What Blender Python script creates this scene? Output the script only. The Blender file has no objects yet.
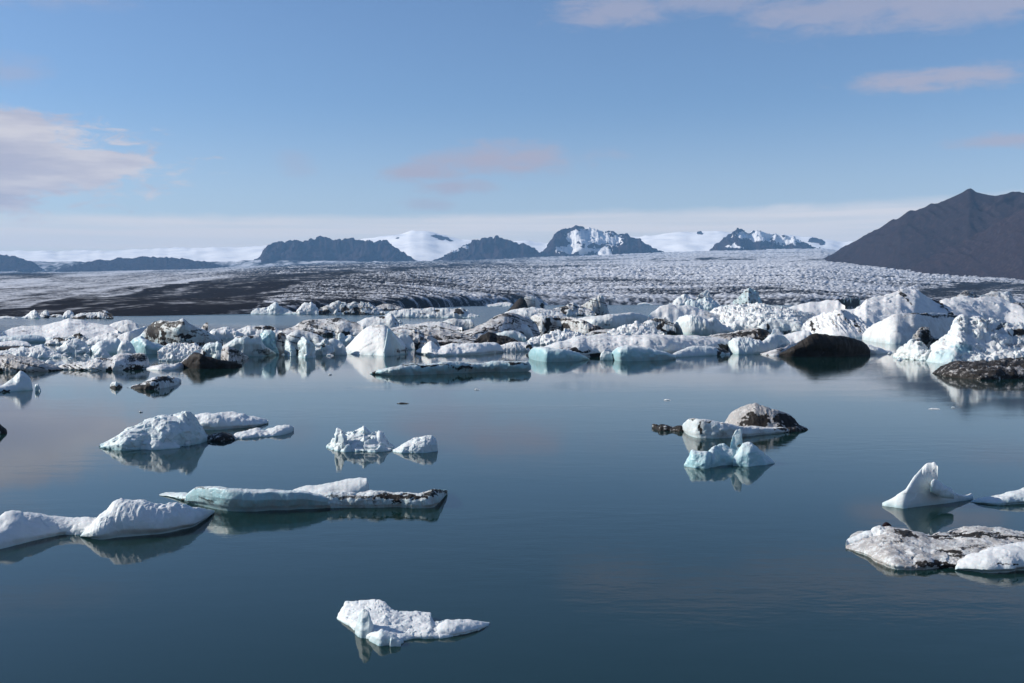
import bpy, math, random
import numpy as np

# ------------------------------------------------------------------ camera
W, HGT = 1024, 683
FPX = 1000.0            # focal length in pixels
CAMZ = 12.0             # eye height above the lagoon, metres
HORIZON = 299.0
PITCH = math.atan((HGT/2-HORIZON)/FPX)
SC = bpy.context.scene
COL = SC.collection

def ray(px, py):
    px = np.asarray(px, float); py = np.asarray(py, float)
    u = (px-W/2)/FPX; v = -(py-HGT/2)/FPX
    c, s = math.cos(PITCH), math.sin(PITCH)
    return u, c+v*s, -s+v*c
def ground(px, py, z=0.0):
    x, y, dz = ray(px, py)
    dz = np.minimum(dz, -1e-4)
    t = (z-CAMZ)/dz
    return t*x, t*y
def at_depth(px, py, Y):
    x, y, dz = ray(px, py)
    t = Y/y
    return t*x, CAMZ+t*dz
def project(x, y, z):
    c, s = math.cos(PITCH), math.sin(PITCH)
    zz = z-CAMZ
    f = y*c-zz*s; up = y*s+zz*c
    return W/2+FPX*x/f, HGT/2-FPX*up/f

# ------------------------------------------------------------------ noise
def _h(ix, iy, iz, seed):
    h = (ix.astype(np.int64)*374761393 + iy.astype(np.int64)*668265263 + iz.astype(np.int64)*2147483647 + seed*974634777) & 0xffffffff
    h = ((h ^ (h >> 13))*1274126177) & 0xffffffff
    h = ((h ^ (h >> 16))*2246822519) & 0xffffffff
    return (h ^ (h >> 15))
def rnd(ix, iy, iz, seed):
    return (_h(ix, iy, iz, seed) & 0xffffff)/float(0xffffff)
def vnoise(x, y, z, seed=0):
    ix, iy, iz = np.floor(x), np.floor(y), np.floor(z)
    fx, fy, fz = x-ix, y-iy, z-iz
    fx = fx*fx*fx*(fx*(fx*6-15)+10); fy = fy*fy*fy*(fy*(fy*6-15)+10); fz = fz*fz*fz*(fz*(fz*6-15)+10)
    r = 0
    for a in (0, 1):
        for b in (0, 1):
            for c in (0, 1):
                w = (fx if a else 1-fx)*(fy if b else 1-fy)*(fz if c else 1-fz)
                r = r+w*rnd(ix+a, iy+b, iz+c, seed)
    return r*2-1
def fbm(x, y, z, seed=0, oct=4, gain=.5):
    r = 0; a = 1.; n = 0
    for k in range(oct):
        r = r+a*vnoise(x, y, z, seed+k*17); n += a; a *= gain
        x, y, z = x*2.03+7.1, y*2.03+3.7, z*2.03+1.3
    return r/n*1.5
def ridged(x, y, z, seed=0, oct=4):
    r = 0; a = 1.; n = 0
    for k in range(oct):
        r = r+a*(1-np.abs(vnoise(x, y, z, seed+k*31))*2); n += a; a *= .55
        x, y, z = x*2.1+5.1, y*2.1+1.7, z*2.1+9.3
    return r/n
def facets(x, y, z, seed=0):
    """blocky broken-ice displacement: each cell is a tilted plane of its own"""
    ix, iy, iz = np.floor(x), np.floor(y), np.floor(z)
    best = np.full(x.shape, 1e9); out = np.zeros(x.shape)
    for a in (-1, 0, 1):
        for b in (-1, 0, 1):
            for c in (-1, 0, 1):
                jx, jy, jz = ix+a, iy+b, iz+c
                cx, cy, cz = jx+rnd(jx, jy, jz, seed), jy+rnd(jx, jy, jz, seed+1), jz+rnd(jx, jy, jz, seed+2)
                dx, dy, dz = x-cx, y-cy, z-cz
                d = dx*dx+dy*dy+dz*dz
                m = d < best
                v = (rnd(jx, jy, jz, seed+3)-.5)+.9*(dx*(rnd(jx, jy, jz, seed+4)-.5)+dy*(rnd(jx, jy, jz, seed+5)-.5)+dz*(rnd(jx, jy, jz, seed+6)-.5))*2
                v = v-.35*d
                best = np.where(m, d, best); out = np.where(m, v, out)
    return out
def sstep(a, b, x):
    t = np.clip((x-a)/(b-a), 0, 1)
    return t*t*(3-2*t)

# ------------------------------------------------------------------ mesh plumbing
def link_mesh(name, V, Q, attrs, mat, parent=None, origin=None, smooth=True):
    V = np.asarray(V, float)
    if origin is None:
        origin = np.array([V[:, 0].mean(), V[:, 1].mean(), 0.0])
    me = bpy.data.meshes.new(name)
    L = V-origin
    me.vertices.add(len(V)); me.vertices.foreach_set('co', L.astype(np.float32).ravel())
    nq = len(Q)
    me.loops.add(nq*4); me.loops.foreach_set('vertex_index', np.asarray(Q, np.int32).ravel())
    me.polygons.add(nq)
    me.polygons.foreach_set('loop_start', np.arange(0, nq*4, 4, dtype=np.int32))
    me.polygons.foreach_set('loop_total', np.full(nq, 4, np.int32))
    me.polygons.foreach_set('use_smooth', np.full(nq, smooth, bool))
    for k, a in attrs.items():
        a = np.asarray(a, np.float32)
        if a.ndim == 2:
            at = me.attributes.new(k, 'FLOAT_VECTOR', 'POINT'); at.data.foreach_set('vector', a.ravel())
        else:
            at = me.attributes.new(k, 'FLOAT', 'POINT'); at.data.foreach_set('value', a)
    me.update(calc_edges=True); me.validate()
    me.materials.append(mat)
    o = bpy.data.objects.new(name, me); COL.objects.link(o)
    if parent is not None:
        o.parent = parent
        o.location = [origin[i]-parent.location[i] for i in range(3)]
    else:
        o.location = origin
    return o
def tag(o, label=None, cat=None, group=None, kind=None):
    if label: o['label'] = label
    if cat: o['category'] = cat
    if group: o['group'] = group
    if kind: o['kind'] = kind
    return o

def grid_quads(nu, nv, wrap_v):
    i = np.arange(nu-1)[:, None]; j = np.arange(nv if wrap_v else nv-1)[None, :]
    j2 = (j+1) % nv
    a = i*nv+j; b = (i+1)*nv+j; c = (i+1)*nv+j2; d = i*nv+j2
    return np.stack([a+0*j, b+0*j, c, d], -1).reshape(-1, 4)

_seed = [100]
def smooth1(a, sig):
    if sig < .3: return a
    k = int(3*sig)+1; w = np.exp(-.5*(np.arange(-k, k+1)/sig)**2); w /= w.sum()
    e = np.concatenate([2*a[0]-a[k:0:-1] if k < len(a) else np.full(k, a[0]), a, 2*a[-1]-a[-2:-k-2:-1] if k < len(a)-1 else np.full(k, a[-1])])
    r = np.convolve(e, w, 'valid')
    r[0] = a[0]; r[-1] = a[-1]
    return r[:len(a)]
def body(top, base, f=None, df=None, db=None, ef=2.5, eb=2.0, amp=.042, fine=1.0, flute=0, chunk=.014, cell=None,
         notch=0, dirt=0., teal=.25, grime=.25, patches=(), tealp=(), dist=None, res=1.6, rows=None, maxn=380,
         crestn=.04, under=1.0, foot=0, hang=0, cl=5.0, bay=.10):
    """One solid of ice or rock. `top`/`base`: outline traced along its crest and its front foot.
    The crest stands back from the foot by a real depth; a superellipse section joins foot, crest and back."""
    _seed[0] += 13; seed = _seed[0]
    top = np.asarray(top, float)
    if np.isscalar(base): base = [(top[0, 0], base), (top[-1, 0], base)]
    base = np.asarray(base, float)
    x0, x1 = top[0, 0], top[-1, 0]
    wpx = x1-x0
    nu = int(np.clip(wpx*res, 22, maxn))
    px = np.linspace(x0, x1, nu)
    tp = np.interp(px, top[:, 0], top[:, 1]); bp = np.interp(px, base[:, 0], base[:, 1])
    stp = wpx/(nu-1)
    bp = smooth1(bp, min(.05*wpx, 6)/stp); tp = smooth1(tp, min(.5, .02*wpx)/stp)
    S0 = max(1.5, float((bp-tp).max()))
    # natural irregularity of the crest line and of the foot
    tp = tp+crestn*S0*fbm(px/((S0*.5+1) if dist is None or S0 < 8 else cl), px*0+seed, px*0, seed, 4)
    if dist is None:
        pass
    tp = np.minimum(tp, bp-.15)
    u = np.linspace(0, 1, nu)
    end = np.clip(1-np.abs(2*u-1)**3, 0.02, 1)**.5
    if dist is None:
        gx, gy = ground(px, bp); gz = np.zeros(nu)
        unit = np.median(gy)/FPX
        gy0 = gy.copy()
        gy = gy+.09*S0*unit*fbm(px/(S0*.6+1), px*0+seed, px*0+5, seed+3, 3)
        gx = gx/gy0*gy
        if f is None: f = .9
        cpx, cy = ground(px, bp-(1-f)*(bp-tp))
        lim = (.45*wpx*unit if df is None else df*unit)
        cy = np.minimum(cy, gy+lim*end)
        cy = np.maximum(cy, gy+.15*unit)
    else:
        dd = np.full(nu, float(dist)) if np.isscalar(dist) else np.interp(px, [d[0] for d in dist], [d[1] for d in dist])
        unit = dd.mean()/FPX
        gy = dd
        gx, gz = at_depth(px, bp, gy)
        cy = gy+(.6*wpx if df is None else df)*unit*end
    cx, cz = at_depth(px, tp, cy)
    cz = np.maximum(cz, gz+.12*unit)
    bdep = (.4*min(wpx, 3*S0) if db is None else db)*unit*end
    by = cy+bdep
    S = S0
    nf = rows or int(np.clip(S*1.6, 14, 90)); nb = max(8, nf//3)
    th = np.concatenate([np.linspace(0, 1, nf)*math.pi/2, math.pi/2+np.linspace(0, 1, nb+1)[1:]*math.pi/2])
    cs, sn = np.abs(np.cos(th)), np.abs(np.sin(th))
    fr = th <= math.pi/2+1e-6
    sy = np.where(fr, -cs**(2/ef), cs**(2/eb))        # -1 front foot, 0 crest, 1 back
    sz = np.where(fr, sn**(2/ef), sn**(2/eb))
    Yg, Zg = np.zeros((nu, len(th))), np.zeros((nu, len(th)))
    for j in range(len(th)):
        Yg[:, j] = cy+(sy[j]*(cy-gy) if fr[j] else sy[j]*(by-cy))
        Zg[:, j] = gz+sz[j]*(cz-gz)
    if hang:   # the front leans out over its foot
        Yg[:, :] -= np.where(fr, 1, 0)[None, :]*hang*unit*S*np.clip(sz*1.6, 0, 1)[None, :]*np.clip(-sy*3, 0, 1)[None, :]*end[:, None]
    # skirts below the foot
    sk = under*(.35*S*unit+.02)
    Yg = np.concatenate([(gy+.15*sk)[:, None], Yg, (by)[:, None]], 1)
    Zg = np.concatenate([(gz-sk)[:, None], Zg, (gz-sk)[:, None]], 1)
    Xg = (gx/gy)[:, None]*Yg
    isf = np.concatenate([[True], fr, [False]]); sN = np.concatenate([[0], sz, [0]])
    nv = Yg.shape[1]
    # rest coordinates in feature units
    o0 = np.array([Xg.mean(), Yg.mean(), 0])
    def R(): return (Xg-o0[0])/unit, (Yg-o0[1])/unit, Zg/unit
    def normals():
        X, Y, Z = R()
        P = np.stack([X, Y, Z], -1)
        du = np.gradient(P, axis=0); dv = np.gradient(P, axis=1)
        n = np.cross(du, dv); l = np.linalg.norm(n, axis=-1, keepdims=True)
        n = n/np.maximum(l, 1e-9)
        return n
    n = normals()
    if n[:, nv//2, 2].mean() < 0: n = -n
    X, Y, Z = R()
    so = seed*1.37
    k1 = max(2.5, S*.8)
    d = amp*S*fbm(X/k1+so, Y/k1, Z/k1, seed, 3)
    rm = .15+.85*sstep(-.25, .35, fbm(X/(k1*1.1), Y/(k1*1.1)+so, Z/(k1*1.1), seed+77, 2))
    k2 = max(1.6, S*.28)
    d += amp*.36*S*rm*(ridged(X/k2, Y/k2+so, Z/k2, seed+5, 3)-.3)*np.clip(sN*2, .2, 1)[None, :]
    d += fine*.17*rm*fbm(X/3.2, Y/3.2, Z/3.2+so, seed+9, 3)
    if flute:
        kf = max(1.5, S*.13)
        d += flute*S*ridged(X/kf+.15*Z/kf, Y/(kf*2.5), Z/(S*1.6), seed+21, 2)*np.clip(np.where(isf, 1, .3)*sN*1.5, 0, 1)[None, :]
    if chunk:
        kc = cell or max(2.2, S*.4)
        wx = .5*fbm(X/kc, Y/kc, Z/kc, seed+2, 2)
        d += chunk*S*facets(X/kc+wx, Y/kc+so, Z/kc, seed+40)
    d *= end[:, None]**.5
    if bay:  # buttresses and bays along the front
        kb = max(2.5, S*.6)
        bn = fbm(X/kb+so, X*0+3, Z/(kb*1.0), seed+90, 3)
        Yg = Yg-bay*S*unit*bn*np.where(isf, 1, 0)[None, :]*np.clip(1.3-sN*sN, 0, 1)[None, :]*end[:, None]
    Xg = Xg+n[..., 0]*d*unit; Yg = Yg+n[..., 1]*d*unit; Zg = Zg+n[..., 2]*d*unit
    if notch:  # wave-cut foot
        hz = (Zg-gz[:, None])/np.maximum((cz-gz)[:, None], 1e-6)
        a = notch*(1-sstep(0.02, .30, hz))
        mid = .5*(gy+by)[:, None]
        Yg = mid+(Yg-mid)*(1-a)
        xm = Xg.mean(); Xg = xm+(Xg-xm)*(1-a*.35)
    # attributes
    ppx, ppy = project(Xg, Yg, Zg)
    X, Y, Z = (Xg-o0[0])/unit, (Yg-o0[1])/unit, Zg/unit
    nz = fbm(X/6, Y/6, Z/6, seed+60, 3); nz2 = fbm(X/2.2, Y/2.2, Z/2.2, seed+66, 3)
    vis = np.where(isf, 1, 0)[None, :]
    w1 = fbm(X/7+31, Y/7, Z/7, seed+61, 2); w2 = fbm(X/3+11, Y/3, Z/3, seed+62, 3)
    def spots(lst):
        m = np.zeros(X.shape)
        for p in lst:
            qx, qy, rx, ry = p[:4]; s = p[4] if len(p) > 4 else 1; rot = math.radians(p[5]) if len(p) > 5 else 0
            ax = ppx-qx+2.2*nz; ay = ppy-qy+min(2.2, .5+.25*rx)*.9*w1+.5*w2
            bx, by_ = ax*math.cos(rot)+ay*math.sin(rot), -ax*math.sin(rot)+ay*math.cos(rot)
            rr = np.sqrt((bx/(rx*1.08))**2+(by_/(ry*1.15))**2)+.38*w2+.22*nz2
            m = np.maximum(m, s*(1-sstep(.55, 1.2, rr)))
        return m*vis
    D = np.clip(dirt+0*X, 0, 1)
    if dirt > 0: D = np.clip(D+.35*nz*min(1, dirt*3)+.2*nz2*min(1, dirt*3), 0, 1)
    D = np.maximum(D, spots(patches))  # patches: dirt marks, plus some spots of painted shade
    if dist is None and grime >= .6 and gy.mean() > 150:   # basal ash seams
        hz0 = (Zg-gz[:, None])/np.maximum((cz-gz)[:, None], 1e-6)
        D = np.maximum(D, .85*(1-sstep(.10, .34, hz0+.22*w2))*sstep(-.05, .25, w1)*vis)
        D = np.maximum(D, .55*sstep(.30, .45, fbm(X/9+.4*Z, Y/9, (Z+.25*X)/1.8, seed+95, 3))*vis)
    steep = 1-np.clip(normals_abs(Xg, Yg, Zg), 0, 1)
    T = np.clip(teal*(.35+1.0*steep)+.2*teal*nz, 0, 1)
    hz = (Zg-gz[:, None])/np.maximum((cz-gz).max(), 1e-6)
    if dist is None: T = np.maximum(T, (.35+.6*min(1, teal*2))*(1-sstep(.0, .16+foot, hz)))
    T = np.maximum(T, spots(tealp))
    V = np.stack([Xg, Yg, Zg], -1).reshape(-1, 3)
    Q = grid_quads(nu, nv, True)
    # close the two ends
    e0 = np.arange(nv); caps = []
    for off in (0, (nu-1)*nv):
        for k in range(nv//2-1):
            q = [off+k, off+k+1, off+nv-2-k, off+nv-1-k]
            if len(set(q)) == 4: caps.append(q if off else q[::-1])
    Q = np.concatenate([Q, np.array(caps, int)]) if caps else Q
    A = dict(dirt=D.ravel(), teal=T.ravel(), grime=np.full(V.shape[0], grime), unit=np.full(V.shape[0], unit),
             rest=np.stack([X, Y, Z], -1).reshape(-1, 3)+np.array([seed*3.1, 0, 0]))
    return V, Q, A
def normals_abs(X, Y, Z):
    P = np.stack([X, Y, Z], -1)
    n = np.cross(np.gradient(P, axis=0), np.gradient(P, axis=1))
    return np.abs(n[..., 2])/np.maximum(np.linalg.norm(n, axis=-1), 1e-9)
def merge(parts):
    V = []; Q = []; A = {}; o = 0
    for v, q, a in parts:
        V.append(v); Q.append(q+o); o += len(v)
        for k in a: A.setdefault(k, []).append(a[k])
    return np.concatenate(V), np.concatenate(Q), {k: np.concatenate(x) for k, x in A.items()}

# ------------------------------------------------------------------ node helpers
class NT:
    def __init__(s, tree): s.t = tree; s.n = tree.nodes; s.l = tree.links
    def node(s, typ, **kw):
        n = s.n.new(typ)
        for k, v in kw.items(): setattr(n, k, v)
        return n
    def put(s, sock, v):
        if hasattr(v, 'is_linked') or isinstance(v, bpy.types.NodeSocket): s.l.new(v, sock)
        else: sock.default_value = v
    def m(s, op, a, b=0.0, c=None, clamp=False):
        n = s.node('ShaderNodeMath', operation=op, use_clamp=clamp)
        s.put(n.inputs[0], a)
        s.put(n.inputs[1], b)
        if c is not None: s.put(n.inputs[2], c)
        return n.outputs[0]
    def mix(s, f, a, b):
        n = s.node('ShaderNodeMix', data_type='RGBA')
        s.put(n.inputs[0], f); s.put(n.inputs[6], a); s.put(n.inputs[7], b)
        return n.outputs[2]
    def step(s, a, b, x):
        n = s.node('ShaderNodeMapRange', interpolation_type='SMOOTHSTEP', clamp=True)
        s.put(n.inputs[0], x); s.put(n.inputs[1], a); s.put(n.inputs[2], b)
        n.inputs[3].default_value = 0; n.inputs[4].default_value = 1
        return n.outputs[0]
    def noise(s, vec, scale, detail=4, rough=.55, dist=0., dim='3D'):
        n = s.node('ShaderNodeTexNoise', noise_dimensions=dim)
        if vec is not None: s.l.new(vec, n.inputs['Vector'])
        n.inputs['Scale'].default_value = scale; n.inputs['Detail'].default_value = detail
        n.inputs['Roughness'].default_value = rough; n.inputs['Distortion'].default_value = dist
        return n.outputs['Fac']
    def attr(s, name, out='Fac'):
        return s.node('ShaderNodeAttribute', attribute_name=name).outputs[out]
    def mapping(s, vec, scale=(1, 1, 1), rot=(0, 0, 0), loc=(0, 0, 0)):
        n = s.node('ShaderNodeMapping'); s.l.new(vec, n.inputs[0])
        n.inputs['Scale'].default_value = scale; n.inputs['Rotation'].default_value = rot; n.inputs['Location'].default_value = loc
        return n.outputs[0]
def new_mat(name):
    m = bpy.data.materials.new(name); m.use_nodes = True
    t = NT(m.node_tree)
    b = m.node_tree.nodes['Principled BSDF']
    return m, t, b
def rgb(*c): return (c[0], c[1], c[2], 1)

# ------------------------------------------------------------------ materials
def make_ice():
    m, t, b = new_mat('glacier_ice')
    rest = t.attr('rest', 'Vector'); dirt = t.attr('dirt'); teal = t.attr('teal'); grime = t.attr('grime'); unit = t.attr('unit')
    n1 = t.noise(rest, .09, 4, .6); n2 = t.noise(rest, .45, 5, .65); n3 = t.noise(rest, 1.6, 3, .6)
    st = t.noise(t.mapping(rest, (.5, .5, .07), (0, .5, 0)), 1.0, 3, .6)
    snow = t.mix(n2, rgb(.68, .68, .675), rgb(.58, .585, .59))
    blue = t.mix(n2, rgb(.15, .35, .40), rgb(.36, .54, .575))  # blue ice, its colour also darkened to deepen shaded fronts
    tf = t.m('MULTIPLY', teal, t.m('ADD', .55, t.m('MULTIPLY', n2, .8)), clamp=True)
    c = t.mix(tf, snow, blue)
    gf = t.m('MULTIPLY', t.step(.38, .64, t.m('ADD', t.m('MULTIPLY', n1, .6), t.m('MULTIPLY', st, .4))), grime, clamp=True)
    gf = t.m('ADD', gf, t.m('MAXIMUM', t.m('SUBTRACT', grime, 1.0), 0.0), clamp=True)
    c = t.mix(gf, c, rgb(.31, .30, .292))
    # fine ash flecks
    fl = t.m('MULTIPLY', t.step(.60, .72, n3), t.m('MULTIPLY', grime, .7), clamp=True)
    c = t.mix(fl, c, rgb(.22, .20, .19))
    dn = t.m('ADD', dirt, t.m('MULTIPLY', t.m('SUBTRACT', n2, .5), t.m('MULTIPLY', t.m('MINIMUM', dirt, .5), 1.8)))
    df = t.step(.18, .62, dn)
    black = t.mix(n3, rgb(.007, .0065, .0065), rgb(.040, .036, .033))
    c = t.mix(df, c, black)
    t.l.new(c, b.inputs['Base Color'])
    t.put(b.inputs['Roughness'], t.m('SUBTRACT', .65, t.m('MULTIPLY', teal, .3)))
    t.put(b.inputs['Specular IOR Level'], t.m('SUBTRACT', .32, t.m('MULTIPLY', df, .24)))
    b.inputs['Subsurface Weight'].default_value = .18; b.inputs['Subsurface Radius'].default_value = (.35, .75, 1.0)
    t.put(b.inputs['Subsurface Scale'], t.m('MULTIPLY', unit, 5.0))
    bp = t.node('ShaderNodeBump'); bp.inputs['Strength'].default_value = .26
    t.put(bp.inputs['Height'], t.m('ADD', t.m('MULTIPLY', n2, 1.6), t.m('MULTIPLY', n3, .7)))
    t.put(bp.inputs['Distance'], t.m('MULTIPLY', unit, .9))
    t.l.new(bp.outputs[0], b.inputs['Normal'])
    return m
def make_rock():
    m, t, b = new_mat('basalt_mountain')
    rest = t.attr('rest', 'Vector'); snow = t.attr('teal'); dirt = t.attr('dirt')
    n1 = t.noise(rest, .06, 5, .6); n2 = t.noise(t.mapping(rest, (.5, .5, .16), (0, .35, 0)), .7, 5, .65)
    c = t.mix(n1, rgb(.0145, .0093, .0120), rgb(.032, .0232, .0262))
    c = t.mix(t.step(.45, .7, n2), c, rgb(.044, .033, .036))
    c = t.mix(t.m('MULTIPLY', dirt, .8), c, rgb(.012, .011, .012))
    n4 = t.noise(t.mapping(rest, (.7, .7, 1.6), (0, .5, 0)), .30, 5, .6)
    sn = t.step(.40, .52, t.m('ADD', snow, t.m('MULTIPLY', t.m('SUBTRACT', n4, .5), .7)))
    c = t.mix(sn, c, rgb(.62, .63, .65))
    t.l.new(c, b.inputs['Base Color']); b.inputs['Roughness'].default_value = .9
    b.inputs['Specular IOR Level'].default_value = 0
    bp = t.node('ShaderNodeBump'); bp.inputs['Strength'].default_value = .6
    t.put(bp.inputs['Height'], t.m('ADD', n2, t.m('MULTIPLY', n1, 1.5)))
    t.put(bp.inputs['Distance'], t.m('MULTIPLY', t.attr('unit'), 1.5))
    t.l.new(bp.outputs[0], b.inputs['Normal'])
    return m
def make_glacier():
    m, t, b = new_mat('crevassed_glacier')
    rest = t.attr('rest', 'Vector'); deb = t.attr('dirt'); hol = t.attr('hollow')
    n2 = t.noise(rest, .022, 4, .65); n3 = t.noise(rest, .08, 3, .6)
    c = t.mix(n3, rgb(.62, .62, .63), rgb(.30, .34, .41))
    sp = t.m('ADD', t.m('MULTIPLY', n3, .55), t.m('MULTIPLY', n2, .45))
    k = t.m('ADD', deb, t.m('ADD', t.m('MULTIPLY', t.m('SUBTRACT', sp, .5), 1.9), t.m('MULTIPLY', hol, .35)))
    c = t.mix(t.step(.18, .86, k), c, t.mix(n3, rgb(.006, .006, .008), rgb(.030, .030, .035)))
    t.l.new(c, b.inputs['Base Color']); b.inputs['Roughness'].default_value = .85
    b.inputs['Specular IOR Level'].default_value = 0
    return m
def make_water():
    m, t, b = new_mat('lagoon_water')
    g = t.node('ShaderNodeNewGeometry').outputs['Position']
    calm = t.step(.42, .62, t.noise(t.mapping(g, (.012, .035, 0)), 1.0, 3, .55))
    big = t.noise(t.mapping(g, (.35, .8, 0)), 1.0, 2, .5)
    sm = t.noise(t.mapping(g, (1.6, 3.6, 0), (0, 0, .15)), 1.0, 3, .55)
    h = t.m('MULTIPLY', t.m('ADD', t.m('MULTIPLY', big, 1.6), t.m('MULTIPLY', sm, .55)), t.m('ADD', .25, t.m('MULTIPLY', calm, 1.3)))
    bp = t.node('ShaderNodeBump'); bp.inputs['Strength'].default_value = 1
    bp.inputs['Distance'].default_value = WAVE
    sy = t.node('ShaderNodeSeparateXYZ'); t.l.new(g, sy.inputs[0])
    windy = t.step(430, 620, t.m('ADD', sy.outputs[1], t.m('MULTIPLY', t.noise(t.mapping(g, (.004, .01, 0)), 1.0, 2, .5), 160)))
    t.l.new(t.m('ADD', .045, t.m('MULTIPLY', windy, .16)), b.inputs['Roughness'])
    t.l.new(h, bp.inputs['Height']); t.l.new(bp.outputs[0], b.inputs['Normal'])
    b.inputs['Base Color'].default_value = WATERCOL
    b.inputs['IOR'].default_value = 1.333
    return m
WAVE = .0052
WATERCOL = rgb(.005, .021, .020)
def make_snow():
    m, t, b = new_mat('firn_snow')
    rest = t.attr('rest', 'Vector')
    n = t.noise(t.mapping(rest, (.3, .3, 1.2)), .12, 5, .6)
    c = t.mix(t.step(.45, .75, n), rgb(.86, .86, .86), rgb(.70, .72, .76))
    t.l.new(c, b.inputs['Base Color']); b.inputs['Roughness'].default_value = .8; b.inputs['Specular IOR Level'].default_value = .1
    return m
SNOW = make_snow(); ICE = make_ice(); ROCK = make_rock(); GLAC = make_glacier(); WATER = make_water()

# ------------------------------------------------------------------ scene builders
def berg(name, label, cat, *bodies, group=None, mat=None):
    """bodies: dicts of body() arguments; a body with 'part' becomes a child mesh, several without are one mesh"""
    mat = mat or ICE
    named = [b for b in bodies if 'part' in b]
    if not named:
        V, Q, A = merge([body(**b) for b in bodies])
        o = link_mesh(name, V, Q, A, mat)
    else:
        built = []
        for b in bodies:
            b = dict(b); p = b.pop('part', None); pl = b.pop('plabel', None)
            built.append((p, pl, body(**b)))
        ctr = np.concatenate([g[0] for _, _, g in built]).mean(0)
        o = bpy.data.objects.new(name, None); COL.objects.link(o); o.location = (ctr[0], ctr[1], 0)
        o.empty_display_size = 1
        for p, pl, (V, Q, A) in built:
            c = link_mesh(p or 'ice_body', V, Q, A, mat, parent=o)
            if pl: c['label'] = pl
    tag(o, label, cat, group)
    return o
def B(top, base, **k):
    k.update(top=top, base=base); return k
# ================================================================== light, sky, camera
SUN_EL = math.radians(29); SUN_AZ = math.radians(-84)   # azimuth from +Y towards +X: due left, a touch beyond the bergs
sv = (math.sin(SUN_AZ)*math.cos(SUN_EL), math.cos(SUN_AZ)*math.cos(SUN_EL), math.sin(SUN_EL))
sd = bpy.data.lights.new('sun', 'SUN'); sd.energy = 5.0; sd.angle = math.radians(.53); sd.color = (1, .94, .855)
so = bpy.data.objects.new('sun', sd); COL.objects.link(so)
from mathutils import Vector
so.rotation_euler = Vector(sv).to_track_quat('Z', 'Y').to_euler(); so.location = (-300, -50, 200)

def make_world():
    w = bpy.data.worlds.new('World'); SC.world = w; w.use_nodes = True
    t = NT(w.node_tree)
    bg = w.node_tree.nodes['Background']
    sky = t.node('ShaderNodeTexSky', sky_type='NISHITA'); sky.sun_disc = False
    sky.sun_elevation = SUN_EL; sky.sun_rotation = SUN_AZ
    sky.air_density = 1.0; sky.dust_density = .25; sky.ozone_density = 2.0; sky.altitude = 0
    v = t.node('ShaderNodeTexCoord').outputs['Generated']
    sx = t.node('ShaderNodeSeparateXYZ'); t.l.new(v, sx.inputs[0])
    x, y, z = sx.outputs
    az = t.m('ARCTAN2', x, y)
    hyp = t.m('SQRT', t.m('ADD', t.m('MULTIPLY', x, x), t.m('MULTIPLY', y, y)))
    el = t.m('ARCTAN2', z, hyp)
    cv = t.node('ShaderNodeCombineXYZ'); t.l.new(az, cv.inputs[0]); t.l.new(el, cv.inputs[1])
    cv = cv.outputs[0]
    n1 = t.noise(t.mapping(cv, (9, 30, 1)), 1, 6, .6, .4)
    n2 = t.noise(t.mapping(cv, (30, 95, 1), rot=(0, 0, .12), loc=(3, 1, 0)), 1, 8, .68, .5)
    nn = t.m('ADD', t.m('MULTIPLY', n1, .55), t.m('MULTIPLY', n2, .45))
    def A(px): return math.atan((px-512)/1000)
    def E(py, px=512): return math.atan((HORIZON-py)/1000*math.cos(A(px)))
    tot = None
    def blob(px, py, rx, ry, dens, soft=.9):
        nonlocal tot
        a = t.m('DIVIDE', t.m('SUBTRACT', az, A(px)), rx/1000); e = t.m('DIVIDE', t.m('SUBTRACT', el, E(py, px)), ry/1000)
        # flat bottoms, ragged tops
        r = t.m('SQRT', t.m('ADD', t.m('MULTIPLY', a, a), t.m('MULTIPLY', e, e)))
        d = t.m('SUBTRACT', t.m('SUBTRACT', 1.0, r), t.m('MULTIPLY', t.m('SUBTRACT', .50, nn), 3.0))
        c = t.m('MULTIPLY', t.step(0.0, soft, d), dens)
        tot = c if tot is None else t.m('MAXIMUM', tot, c)
    for bl in CLOUDS: blob(*bl)
    thin, tot = tot, None
    for bl in WHITE_CLOUDS: blob(*bl)
    fat = tot
    # cloud bank lying on the horizon, with thin clear streaks
    glow = t.m('MULTIPLY', t.m('SUBTRACT', 1.0, t.step(.02, .20, el)), .34)
    edge = t.m('ADD', el, t.m('MULTIPLY', t.m('SUBTRACT', n1, .5), .016))
    slope = t.m('ADD', .083, t.m('MULTIPLY', az, .018))
    bank = t.m('SUBTRACT', 1.0, t.step(-.006, .006, t.m('SUBTRACT', edge, slope)))
    stv = t.noise(t.mapping(cv, (3.2, 120, 1), loc=(1.3, .4, 0)), 1, 4, .55)
    bank = t.m('MULTIPLY', bank, t.m('ADD', .62, t.m('MULTIPLY', t.step(.35, .62, stv), .33)))
    white = t.mix(t.step(.35, .65, t.noise(t.mapping(cv, (7, 45, 1), loc=(5, 2, 0)), 1, 5, .6)), rgb(*CLOUD_DARK), rgb(*CLOUD_LIGHT))
    hue = t.node('ShaderNodeMix', data_type='RGBA', blend_type='MULTIPLY'); hue.inputs[0].default_value = 1
    t.l.new(sky.outputs[0], hue.inputs[6]); hue.inputs[7].default_value = rgb(.90, 1.02, 1.20)
    c = t.mix(glow, hue.outputs[2], rgb(*BANK))
    c = t.mix(thin, c, rgb(*THIN))
    c = t.mix(fat, c, white)
    c = t.mix(bank, c, rgb(*BANK))
    t.l.new(c, bg.inputs['Color']); bg.inputs['Strength'].default_value = SKY
SKY = .077
CLOUD_LIGHT = (7.1, 6.8, 7.1); CLOUD_DARK = (4.9, 4.9, 5.9); BANK = (8.6, 8.2, 8.1); THIN = (4.5, 4.3, 5.2)
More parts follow.
